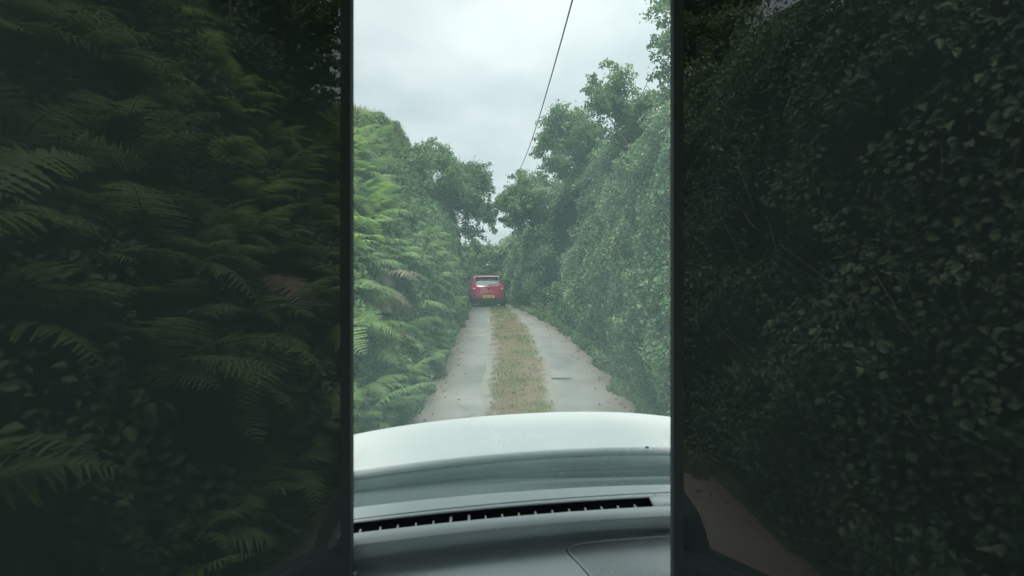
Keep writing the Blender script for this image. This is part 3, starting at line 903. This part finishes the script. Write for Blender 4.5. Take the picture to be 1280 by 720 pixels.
# ------------------------------------------------------------------ red hatchback
def red_hatchback(y, xc, rz):
    e = empty('red_car', (0, 0, 0))
    tag(e, 'red hatchback driving away up the lane ahead', 'car')
    Z  = [.13, .28, .42, .55, .66, .78, .90, .97, 1.05, 1.20, 1.32, 1.40, 1.45, 1.475]
    YR = [.12, .03, .00, .00, .03, .07, .10, .13, .19, .33, .45, .55, .72, 1.10]
    YF = [3.75, 3.95, 4.0, 3.98, 3.92, 3.78, 3.45, 3.05, 2.90, 2.60, 2.36, 2.15, 1.95, 1.60]
    HW = [.80, .85, .88, .89, .885, .875, .86, .835, .80, .71, .645, .59, .52, .36]
    EX = 5.0
    na = 64
    G = np.zeros((len(Z), na, 3))
    for i in range(len(Z)):
        for k in range(na):
            a = 2 * math.pi * k / na; c, s = math.cos(a), math.sin(a)
            G[i, k] = (math.copysign(abs(c) ** (2 / EX), c) * HW[i], (YR[i] + YF[i]) / 2 + math.copysign(abs(s) ** (2 / EX), s) * (YF[i] - YR[i]) / 2, Z[i])
    idx = np.arange(len(Z) * na).reshape(len(Z), na)
    q = []
    for i in range(len(Z) - 1):
        for k in range(na):
            k2 = (k + 1) % na; q.append((idx[i, k], idx[i, k2], idx[i + 1, k2], idx[i + 1, k]))
    mb = MB(); mb.add(G.reshape(-1, 3), q); mb.f.append(tuple(idx[-1])); mb.f.append(tuple(idx[0][::-1]))
    body = mb.build('body', M['red'], e, smooth=True)
    def hw(z): return np.interp(z, Z, HW)
    def rear(x, z, off=.006):
        yr, yf, h = np.interp(z, Z, YR), np.interp(z, Z, YF), np.interp(z, Z, HW)
        L = (yf - yr) / 2
        return (yr + yf) / 2 - L * (max(0, 1 - min(1, abs(x) / h) ** EX)) ** (1 / EX) - off
    def patch(name, fx, z0, z1, mat, off, parent, nx=16, nz=8):
        """patch on the rear skin; fx(z)->(x0,x1); a thin closed slab"""
        m_ = MB(); V = []; 
        for lay in (off, -.02):
            for j in range(nz + 1):
                z = z0 + (z1 - z0) * j / nz; x0, x1 = fx(j / nz)
                for i in range(nx + 1):
                    x = x0 + (x1 - x0) * i / nx; V.append((x, rear(x, z, lay), z))
        def I(l, j, i): return l * (nx + 1) * (nz + 1) + j * (nx + 1) + i
        Fc = []
        for j in range(nz):
            for i in range(nx):
                Fc.append((I(0,j,i), I(0,j,i+1), I(0,j+1,i+1), I(0,j+1,i)))
                Fc.append((I(1,j,i), I(1,j+1,i), I(1,j+1,i+1), I(1,j,i+1)))
            Fc.append((I(0,j,0), I(0,j+1,0), I(1,j+1,0), I(1,j,0))); Fc.append((I(0,j,nx), I(1,j,nx), I(1,j+1,nx), I(0,j+1,nx)))
        for i in range(nx):
            Fc.append((I(0,0,i), I(1,0,i), I(1,0,i+1), I(0,0,i+1))); Fc.append((I(0,nz,i), I(0,nz,i+1), I(1,nz,i+1), I(1,nz,i)))
        m_.add(V, Fc)
        return m_.build(name, mat, parent, smooth=False)
    # rear window: wider at the foot, rounded lower edge
    rw = patch('rear_window', lambda t: (-(.66 - .12 * t - .12 * (1 - t) ** 3), (.66 - .12 * t - .12 * (1 - t) ** 3)), .985, 1.335, M['carglass'], .008, e)
    wp = MB(); wp.tube([(.02, rear(.02, 1.0, .02), 1.0), (.16, rear(.16, 1.03, .025), 1.03), (.42, rear(.42, 1.07, .022), 1.075)], [.014, .012, .008], 6)
    wp.build('wiper', M['red_dark'], rw)
    # roof spoiler
    sp = MB(); V = []
    for (yy, zz, w) in ((.36, 1.385, .55), (.33, 1.40, .57), (.42, 1.44, .57), (.78, 1.468, .50), (.78, 1.44, .50), (.54, 1.385, .55)):
        V += [(-w, yy + .04, zz - .012), (-w * .7, yy, zz), (w * .7, yy, zz), (w, yy + .04, zz - .012)]
    Fc = []
    for r in range(6):
        for i in range(3):
            r2 = (r + 1) % 6; Fc.append((r*4+i, r*4+i+1, r2*4+i+1, r2*4+i))
    sp.add(V, Fc); sp.f.append((0,4,8,12,16,20)); sp.f.append((23,19,15,11,7,3))
    sp.build('spoiler', M['red'], e, bevel=.008)
    for s in (-1, 1):
        fx = (lambda t: (.52 + .10 * t, .845)) if s > 0 else (lambda t: (-.845, -.52 - .10 * t))
        tl = patch('tail_light', fx, .80, .985, M['lens'], .010, e, nx=8, nz=5)
        patch('reversing_lens', (lambda t: (.60, .70)) if s > 0 else (lambda t: (-.70, -.60)), .83, .87, principled('clear_lens', (.7,.7,.7), .2, .6), .013, tl, nx=3, nz=2)
    # chrome trim and tailgate crease that catches the light
    cr = MB(); pts = [(x, rear(x, .66 + .16 * max(0, (abs(x) - .42) / .28) ** 1.5, .016), .66 + .16 * max(0, (abs(x) - .42) / .28) ** 1.5) for x in np.linspace(-.68, .68, 25)]
    cr.tube(pts, .011, 6); cr.build('tailgate_crease', M['red'], e, smooth=True)
    hd = MB(); hd.tube([(x, rear(x, .93, .012), .93) for x in (-.22, -.1, 0, .1, .22)], .016, 6); hd.build('tailgate_handle', M['red'], e, smooth=True)
    bd = MB(); bd.tube([(0, rear(0, .84, -.01), .84), (0, rear(0, .84, .018), .84)], .045, 20); bd.build('badge', M['chrome'], e)
    # number plate on the bumper
    pl = MB(); pl.box((-.26, -.032, .415), (.26, -.012, .525)); plo = pl.build('number_plate', M['plate'], e, bevel=.004)
    ch = MB(); xx = -.215
    for w, gap in ((.04,.015),(.03,.015),(.045,.015),(.035,.05),(.04,.015),(.04,.015),(.035,.015)):
        ch.box((xx, -.036, .435), (xx + w, -.0325, .505)); xx += w + gap
    ch.build('plate_characters', M['ink'], plo)
    # dark lower bumper
    patch('lower_bumper', lambda t: (-.81 - .03 * t, .81 + .03 * t), .14, .385, M['red_dark'], .010, e, nx=24, nz=4)
    for s in (-1, 1):
        patch('reflector', (lambda t: (.58, .74)) if s > 0 else (lambda t: (-.74, -.58)), .39, .425, M['lens'], .008, e, nx=4, nz=1)
    # side windows, doors as slabs along the flanks
    for s in (-1, 1):
        m_ = MB(); V = []
        nz, ny = 5, 12
        for lay in (.006, -.02):
            for j in range(nz + 1):
                z = 1.0 + .33 * j / nz
                for i in range(ny + 1):
                    yy = (.55 + .20 * j / nz) + ((2.70 - .55 * j / nz) - (.55 + .20 * j / nz)) * i / ny
                    yr, yf, h = np.interp(z, Z, YR), np.interp(z, Z, YF), np.interp(z, Z, HW)
                    f = abs((yy - (yr + yf) / 2) / ((yf - yr) / 2))
                    V.append((s * (h * (max(0, 1 - min(1, f) ** EX)) ** (1 / EX) + lay), yy, z))
        K = (nz + 1) * (ny + 1)
        Fc = []
        for j in range(nz):
            for i in range(ny):
                a = j * (ny + 1) + i
                Fc += [(a, a+1, a+ny+2, a+ny+1), (K+a, K+a+ny+1, K+a+ny+2, K+a+1)]
        m_.add(V, Fc); m_.build('side_window', M['carglass'], e)
        mm = MB(); mm.tube([(s * .80, 2.55, .98), (s * .86, 2.55, 1.0)], .02, 8); mm.box((s * .89 - .05, 2.50, .96), (s * .89 + .05, 2.60, 1.06))
        mm.build('wing_mirror', M['red'], e, bevel=.02)
        for yy in (.72, 3.22):
            ty = MB(); ty.tube([(s * .66, yy, .31), (s * .70, yy, .31), (s * .84, yy, .31), (s * .868, yy, .31)], [.27, .31, .31, .28], 28)
            t_ = ty.build('wheel', M['tyre'], e, smooth=False)
            ri = MB(); ri.tube([(s * .80, yy, .31), (s * .874, yy, .31)], [.20, .20], 24); ri.build('rim', M['alloy'], t_)
    ex = MB(); ex.tube([(-.45, .02, .2), (-.45, .35, .2)], .03, 10); ex.build('exhaust_pipe', M['chrome'], e)
    e.location = (xc, y, float(ZR(y + 1)) ); e.rotation_euler = (math.radians(.0), 0, rz)
    return e
red_hatchback(25.7, -1.07, math.radians(10))

# ------------------------------------------------------------------ the car we sit in
def up(px, py, z):
    """point at height z on the line of sight measured in the photograph"""
    tz = (py - 360) / F; d = (ZC - z) / tz
    return (px - 640) / F * d, d

def row(pts, z, xs):
    """measured line -> smooth curve y(x) at height z, sampled at world xs"""
    W = np.array([up(px, py, z) for px, py in pts])
    k = 2 if len(W) < 5 else 3
    c = np.polyfit(W[:, 0], W[:, 1], k)
    xc = np.clip(xs, W[:, 0].min() - .06, W[:, 0].max() + .06)
    y = np.polyval(c, xc) + (xs - xc) * (-.12 * np.sign(xs))
    lim = .2945 * y              # body sides draw in towards the cabin
    x2 = np.clip(xs, -lim, lim)
    return np.stack([x2, y, np.full_like(xs, z)], 1)

car = empty('white_car', (0, 1.0, 0))
tag(car, 'white car we look out of, with pale grey dashboard and white bonnet', 'car')

def tosolid(o, th, off=-1):
    md = o.modifiers.new('solid', 'SOLIDIFY'); md.thickness = th; md.offset = off
    return o

def loft(name, rows, mat, parent, th=.01, smooth=True, sub=0):
    me = grid_mesh(name, np.array(rows))
    o = child(name, me, mat, parent, smooth)
    if sub:
        md = o.modifiers.new('sub', 'SUBSURF'); md.levels = sub; md.render_levels = sub
    if th: tosolid(o, th)
    return o

# bonnet
xb = np.linspace(-.84, .90, 49)
rear_ = row([(438,589),(589,570),(723,560.6),(842,558)], .895, xb)
front = row([(438,540),(500,531.5),(560,524.5),(640,518),(720,514.5),(842,517)], .865, xb)
rows_ = []
r0 = rear_.copy(); r0[:, 2] -= .03; r0[:, 1] -= .004; rows_.append(r0)
r0 = rear_.copy(); r0[:, 2] -= .004; rows_.append(r0)
r0 = rear_.copy(); r0[:, 1] += .012; rows_.append(r0)
for t in (.2, .4, .6, .8, .92):
    r = rear_ * (1 - t) + front * t; r[:, 2] = .895 + .012 * math.sin(math.pi * t * .9) - .03 * t ** 1.5 - .02 * ((xb - .03) / .85) ** 4; rows_.append(r)
for dy, dz in ((0, 0), (.10, -.025), (.22, -.08), (.30, -.16), (.34, -.30), (.33, -.5)):
    r = front.copy(); r[:, 1] += dy; r[:, 2] += dz - .02 * ((xb - .03) / .85) ** 4; rows_.append(r)
loft('bonnet', rows_, M['white_paint'], car, .012)

wx, wy = up(809, 559.2, .897)
mb = MB(); mb.box((wx - .006, wy - .004, .893), (wx + .006, wy + .010, .899))
me = bpy.data.meshes.new('washer_jet'); me.from_pydata(mb.v, [], mb.f); child('washer_jet', me, M['tarmac_rubber'], car)

# scuttle (plastic panel between bonnet and glass)
xd = np.linspace(-.62, .70, 45)
c0 = row([(438,592),(589,573),(723,563.5),(842,561)], .868, xd); c0[:, 1] += .05
c1 = row([(438,592),(589,573),(723,563.5),(842,561)], .862, xd)
c2 = row([(438,612),(597,595.5),(669,588.5),(842,583)], .845, xd)
c3 = row([(438,614),(597,597.5),(669,590.5),(842,585)], .825, xd)
c4 = row([(438,632),(597,615),(669,608.5),(842,602)], .835, xd)
c5 = c4.copy(); c5[:, 1] -= .25; c5[:, 2] = .80
loft('scuttle_panel', [c0, c1, c2, c3, c4, c5], M['cowl'], car, .008)
# wiper lying at the foot of the glass
wz = .862
wpts = [up(px, py, wz) for px, py in ((566, 598), (640, 592), (730, 587.5), (830, 583.4), (846, 583))]
mb = MB(); mb.tube([(x, y, wz) for x, y in wpts], [.004, .007, .008, .008, .008], 8)
arm = [up(px, py, wz + .008) for px, py in ((620, 597), (700, 594), (765, 592.5), (846, 590.5))]
mb.tube([(x, y, wz + .008) for x, y in arm], [.004, .010, .012, .012], 8)
me = bpy.data.meshes.new('windscreen_wiper'); me.from_pydata(mb.v, [], mb.f)
child('windscreen_wiper', me, M['tarmac_rubber'], car, True)

# dashboard
D = [
 ([(438,637),(595,619.5),(720,612),(842,607)], .885),
 ([(438,649.5),(595,631.5),(720,622),(842,615)], .886),
 ([(438,651),(595,633),(720,623.5),(842,616.5)], .882),
 ([(438,655),(586,638.5),(700,629.5),(842,621)], .884),
 ([(438,669),(586,652),(700,642.5),(842,633.5)], .874),
]
for f_, z_ in ((.12, .8738), (.28, .870), (.44, .863), (.6, .853), (.75, .842), (.88, .829), (1.0, .814)):
    D.append(([(a, b + (b2 - b) * f_) for a, b, b2 in ((438, 669, 700), (586, 652, 679), (700, 642.5, 667), (842, 633.5, 657.5))], z_))
xs_d = np.linspace(-.60, .66, 85)
DR = [row(p, z, xs_d) for p, z in D]
low0 = DR[-1].copy(); low0[:, 1] += .03; low0[:, 2] = .80
low1 = DR[-1].copy(); low1[:, 1] += .05; low1[:, 2] = .775
low2 = DR[-1].copy(); low2[:, 1] = low2[:, 1] * .5 + .5 * 1.44; low2[:, 2] = .775
low3 = DR[-1].copy(); low3[:, 1] = 1.45; low3[:, 2] = .775
low4 = low3.copy(); low4[:, 1] = 1.43; low4[:, 2] = .74
low5 = low3.copy(); low5[:, 1] = 1.47; low5[:, 2] = .35
xv_end = up(815, 630, .88)[0]
rows_up = [DR[0] + np.array([0, .03, -.03]), DR[0], DR[1], DR[2], DR[3]]
rows_lo = DR[4:] + [low0, low1, low2, low3, low4, low5]
# one mesh: the part above the vent, the part below it and the piece right of the vent slot
mb = MB()
def addgrid(mb, rows):
    R = np.array(rows); a, b, _ = R.shape; i = np.arange(a * b).reshape(a, b)
    q = np.stack([i[:-1, :-1], i[:-1, 1:], i[1:, 1:], i[1:, :-1]], -1).reshape(-1, 4)
    mb.add(R.reshape(-1, 3).tolist(), q.tolist())
addgrid(mb, rows_up); addgrid(mb, rows_lo)
sel = xs_d >= xv_end
addgrid(mb, [DR[3][sel], DR[4][sel]])
me = bpy.data.meshes.new('dashboard'); me.from_pydata(mb.v, [], mb.f)
dash = child('dashboard', me, M['dash'], car, True); me.set_sharp_from_angle(angle=math.radians(38))
tosolid(dash, .004, 1 if False else -1)
def dchild(name, me, mat, smooth=False):
    o = child(name, me, mat, car, smooth)
    o.parent = dash
    o.matrix_parent_inverse = Matrix.Identity(4) @ (Matrix.LocRotScale(car.location, None, None) @ dash.matrix_parent_inverse).inverted() if False else Matrix.Identity(4)
    return o
# vent slot: a dark duct under the opening
sl = xs_d <= xv_end + .02
top_, bot_ = DR[3][sl], DR[4][sl]
lift = np.array([0, 0, -.0025])
rr = [top_ + np.array([0, .006, -.0005]), top_ + np.array([0, .006, -.05]), bot_ + np.array([0, -.004, -.06]), bot_ + lift]
me = grid_mesh('vent_duct', np.array(rr))
vd = dchild('vent_duct', me, M['dash_dark'])
# end wall of the slot
mbv = MB(); e0, e1 = top_[-1], bot_[-1]
mbv.add([e0 + lift, e0 + np.array([0, .004, -.05]), e1 + np.array([0, -.004, -.06]), e1 + lift], [(0, 1, 2, 3)])
me = bpy.data.meshes.new('vent_end'); me.from_pydata(mbv.v, [], mbv.f); dchild('vent_end', me, M['dash_dark'])
vx = [436 + c * .3187 for c in (-40, 40, 120, 190, 262, 332, 400, 473, 540, 606, 672, 738, 805, 872, 937, 1002, 1067, 1135)]
def on(rowarr, x): return np.array([x, np.interp(x, xs_d, rowarr[:, 1]), np.interp(x, xs_d, rowarr[:, 2])])
for i, px in enumerate(vx):
    py = np.interp(px, [400, 586, 700, 818], [672, 650, 641, 634])
    x = up(px, py, .874)[0]
    b_ = on(DR[4], x); t_ = on(DR[3], x)
    big = i in (6, 7)
    w = .0036 if big else .0024
    f = .95 if big else .72
    p0 = b_ + np.array([0, 0, -.006]); p1 = b_ + (t_ - b_) * f + np.array([0, 0, -.010])
    mb = MB()
    mb.add([p0 + (-w,0,0), p0 + (w,0,0), p1 + (w - .004,0,0), p1 + (-w - .004,0,0), p0 + (-w,0,-.03), p0 + (w,0,-.03), p1 + (w - .004,0,-.03), p1 + (-w - .004,0,-.03)],
           [(0,1,2,3),(4,7,6,5),(0,4,5,1),(1,5,6,2),(2,6,7,3),(3,7,4,0)])
    me = bpy.data.meshes.new('vent_slat'); me.from_pydata(mb.v, [], mb.f)
    dchild('vent_slat', me, M['slat'])
# seam of the panel right of the vent
a0, a1 = up(818, 618, .887), up(832, 635, .875)
mb = MB(); mb.tube([(a0[0], a0[1], .8865), (a1[0], a1[1], .8755)], .0018, 6)
me = bpy.data.meshes.new('panel_seam'); me.from_pydata(mb.v, [], mb.f); dchild('panel_seam', me, M['dash_dark'])
# speaker grille, set in the flat lower shelf
zs = .7785
outl = [up(px, py, zs) for px, py in ((770,752),(740,722),(724,704.5),(712.5,692.5),(710,687),(714,683.5),(724,680.3),(760,676.5),(800,673.2),(842,670.3),(852,669.7),(852,752))]
def poly_slab(pts, z0, z1):
    m_ = MB(); n_ = len(pts)
    m_.v = [(x, y, z0) for x, y in pts] + [(x, y, z1) for x, y in pts]
    m_.f = [tuple(range(n_))[::-1], tuple(range(n_, 2 * n_))] + [(i, (i+1) % n_, n_ + (i+1) % n_, n_ + i) for i in range(n_)]
    return m_
cen = np.mean(outl, 0)
inn = [tuple(cen + (np.array(p) - cen) * .955) for p in outl]
mb = poly_slab(inn, .770, zs + .0015)
me = bpy.data.meshes.new('speaker_grille'); me.from_pydata(mb.v, [], mb.f); dchild('speaker_grille', me, M['speaker'])
mb = MB(); mb.tube([(x, y, zs + .0015) for x, y in outl], .0042, 8)
me = bpy.data.meshes.new('speaker_rim'); me.from_pydata(mb.v, [], mb.f); dchild('speaker_rim', me, M['dash'], True)
outl2 = [tuple(cen + (np.array(p) - cen) * 1.028) for p in outl]
mb = MB(); mb.tube([(x, y, zs - .001) for x, y in outl2], .0030, 6)
me = bpy.data.meshes.new('speaker_seam'); me.from_pydata(mb.v, [], mb.f); dchild('speaker_seam', me, M['dash_dark'], True)

# windscreen: a curved upright pane rising from the back of the dash
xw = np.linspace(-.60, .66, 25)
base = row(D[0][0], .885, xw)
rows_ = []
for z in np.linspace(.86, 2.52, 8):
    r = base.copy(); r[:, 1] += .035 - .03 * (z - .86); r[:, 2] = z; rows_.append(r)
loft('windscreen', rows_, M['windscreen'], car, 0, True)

# cabin: front pillars, roof, doors with side glass added to darken the flanks, rear panel
PY, PX = 1.40, 1.40 * 202 / F
for s in (-1, 1):
    mb = MB(); w = .016
    pr = [(PX, PY), (PX + w, PY - .03), (PX + w + .012, PY + .02), (PX + w + .012, PY + .10), (PX + .02, PY + .10)]
    n_ = len(pr)
    for z in (.25, .9, 1.6, 2.55): mb.v += [(s * x, y, z) for x, y in pr]
    for j in range(3):
        for i in range(n_): mb.f.append((j*n_+i, j*n_+(i+1) % n_, (j+1)*n_+(i+1) % n_, (j+1)*n_+i))
    mb.f += [tuple(range(n_)), tuple(range(3*n_, 4*n_))]
    me = bpy.data.meshes.new('front_pillar'); me.from_pydata(mb.v, [], mb.f)
    bm = bmesh.new(); bm.from_mesh(me); bmesh.ops.recalc_face_normals(bm, faces=bm.faces); bm.to_mesh(me); bm.free()
    o = child('front_pillar', me, M['trim'], car)
    # door: lower panel plus glass
    x0, y0, x1, y1, y2 = PX + w - .006, PY - .02, .80, .62, -1.18
    line = [(x0, y0), (x0 + .55 * (x1 - x0), y0 - .42 * (y0 - y1)), (x1, y1), (x1 + .02, y2)]
    mb = MB(); V = []
    for (z, o_) in ((.25, 0), (.80, 0), (.88, .0), (.91, .006), (.91, .07), (.25, .07)):
        V += [(s * (x + o_), y, z) for x, y in line]
    for j in range(6):
        for i in range(3):
            a = j * 4; b = ((j + 1) % 6) * 4; mb.f.append((a+i, a+i+1, b+i+1, b+i))
    mb.v = V; mb.f += [(0,4,8,12,16,20), (3,7,11,15,19,23)]
    me = bpy.data.meshes.new('door'); me.from_pydata(mb.v, [], mb.f)
    bm = bmesh.new(); bm.from_mesh(me); bmesh.ops.recalc_face_normals(bm, faces=bm.faces); bm.to_mesh(me); bm.free()
    door = child('door', me, M['trim'], car)
    G = np.array([[(s * (x + .012), y + (.012 if i_ == 0 else 0), z) for i_, (x, y) in enumerate(line)] for z in (.90, 1.7, 2.52)])
    me = grid_mesh('side_window', G)
    o = dchild('side_window', me, M['tint']); o.parent = door
mb = MB(); mb.box((-.88, -1.3, 2.52), (.88, 1.86, 2.60))
me = bpy.data.meshes.new('roof'); me.from_pydata(mb.v, [], mb.f); o = child('roof', me, principled('bounce_headlining', (.55,.56,.54), .9, .1), car)  # pale underside, added to bounce fill light onto the dashboard
def clear_glass():
    m, nt, out = nodes('clear_glass')
    tr = nt.nodes.new('ShaderNodeBsdfTransparent'); tr.inputs[0].default_value = (.9,.93,.92,1); nt.links.new(tr.outputs[0], out.inputs[0])
    return m
mb = MB(); mb.box((-.80, -1.25, .96), (.80, -1.244, 2.5))
me = bpy.data.meshes.new('rear_window'); me.from_pydata(mb.v, [], mb.f); child('rear_window', me, clear_glass(), car)  # unseen clear opening, added so fill light reaches the dashboard from behind
mb = MB(); mb.box((-.86, -1.28, .25), (.86, -1.2, .955))
me = bpy.data.meshes.new('rear_panel'); me.from_pydata(mb.v, [], mb.f); child('rear_panel', me, M['trim'], car)
mb = MB(); mb.box((-.84, -1.19, .18), (.84, 1.9, .245))
me = bpy.data.meshes.new('cabin_floor'); me.from_pydata(mb.v, [], mb.f); child('cabin_floor', me, M['trim'], car)
for s in (-1, 1):
    for yy in (2.45, -.7):
        mb = MB(); mb.tube([(s * .58, yy, .32), (s * .62, yy, .32), (s * .76, yy, .32), (s * .79, yy, .32)], [.28, .32, .32, .29], 28)
        me = bpy.data.meshes.new('wheel'); me.from_pydata(mb.v, [], mb.f); child('wheel', me, M['tyre'], car)

# ------------------------------------------------------------------ sky, sun, camera
SUN_EL, SUN_AZ = math.radians(52), math.radians(184)     # azimuth clockwise from +Y (ahead)
W = bpy.data.worlds.new('World'); SC.world = W; W.use_nodes = True
nt = W.node_tree
for n in list(nt.nodes): nt.nodes.remove(n)
out = nt.nodes.new('ShaderNodeOutputWorld')
sky = nt.nodes.new('ShaderNodeTexSky'); sky.sky_type = 'NISHITA'; sky.sun_disc = False
sky.sun_elevation = SUN_EL; sky.sun_rotation = SUN_AZ
bg = nt.nodes.new('ShaderNodeBackground'); bg.inputs[1].default_value = .05
nt.links.new(sky.outputs[0], bg.inputs[0])
tc = nt.nodes.new('ShaderNodeTexCoord'); sx = nt.nodes.new('ShaderNodeSeparateXYZ')
nt.links.new(tc.outputs['Generated'], sx.inputs[0])
def wm(op, *a):
    n = nt.nodes.new('ShaderNodeMath'); n.operation = op
    for i, v in enumerate(a):
        if isinstance(v, (int, float)): n.inputs[i].default_value = v
        else: nt.links.new(v, n.inputs[i])
    return n.outputs[0]
zc = wm('MAXIMUM', sx.outputs[2], 0.0); zd = wm('ADD', zc, .18)
cv = nt.nodes.new('ShaderNodeCombineXYZ')
nt.links.new(wm('DIVIDE', sx.outputs[0], zd), cv.inputs[0]); nt.links.new(wm('DIVIDE', sx.outputs[1], zd), cv.inputs[1])
nz = nt.nodes.new('ShaderNodeTexNoise'); nz.inputs['Scale'].default_value = 1.15; nz.inputs['Detail'].default_value = 6; nz.inputs['Roughness'].default_value = .5
nt.links.new(cv.outputs[0], nz.inputs['Vector'])
rp = nt.nodes.new('ShaderNodeValToRGB'); cr = rp.color_ramp
cr.elements[0].position = .36; cr.elements[0].color = (.66,.73,.735,1)
cr.elements[1].position = .62; cr.elements[1].color = (1.0,1.03,1.01,1)
nt.links.new(nz.outputs[0], rp.inputs[0])
bg2 = nt.nodes.new('ShaderNodeBackground')
nt.links.new(rp.outputs[0], bg2.inputs[0])
# overcast sky: about three times as bright overhead as near the horizon
nt.links.new(wm('MULTIPLY_ADD', wm('POWER', zc, 2.2), .75, .235), bg2.inputs[1])
ad = nt.nodes.new('ShaderNodeMixShader'); ad.inputs[0].default_value = .86
nt.links.new(bg.outputs[0], ad.inputs[1]); nt.links.new(bg2.outputs[0], ad.inputs[2]); nt.links.new(ad.outputs[0], out.inputs[0])

sl_ = bpy.data.lights.new('sun', 'SUN'); sl_.energy = 1.5; sl_.angle = math.radians(30); sl_.color = (1, .96, .90)
so = bpy.data.objects.new('sun', sl_); COL.objects.link(so)
dv = Vector((math.sin(SUN_AZ) * math.cos(SUN_EL), math.cos(SUN_AZ) * math.cos(SUN_EL), math.sin(SUN_EL)))
so.rotation_euler = dv.to_track_quat('Z', 'Y').to_euler(); so.location = dv * 30

cam = bpy.data.cameras.new('camera'); co = bpy.data.objects.new('camera', cam); COL.objects.link(co)
co.location = (0, 0, ZC); co.rotation_euler = (math.radians(90), 0, 0)
cam.sensor_width = 36; cam.lens = 36 * F / 1280; cam.clip_start = .02; cam.clip_end = 3000
cam.dof.use_dof = True; cam.dof.focus_distance = 14; cam.dof.aperture_fstop = 4.2
SC.camera = co
SC.view_settings.view_transform = 'Standard'; SC.view_settings.look = 'None'
SC.view_settings.exposure = 2.0; SC.view_settings.gamma = 1
SC.cycles.use_denoising = True
SC.cycles.max_bounces = 6; SC.cycles.diffuse_bounces = 3; SC.cycles.glossy_bounces = 3; SC.cycles.transparent_max_bounces = 12
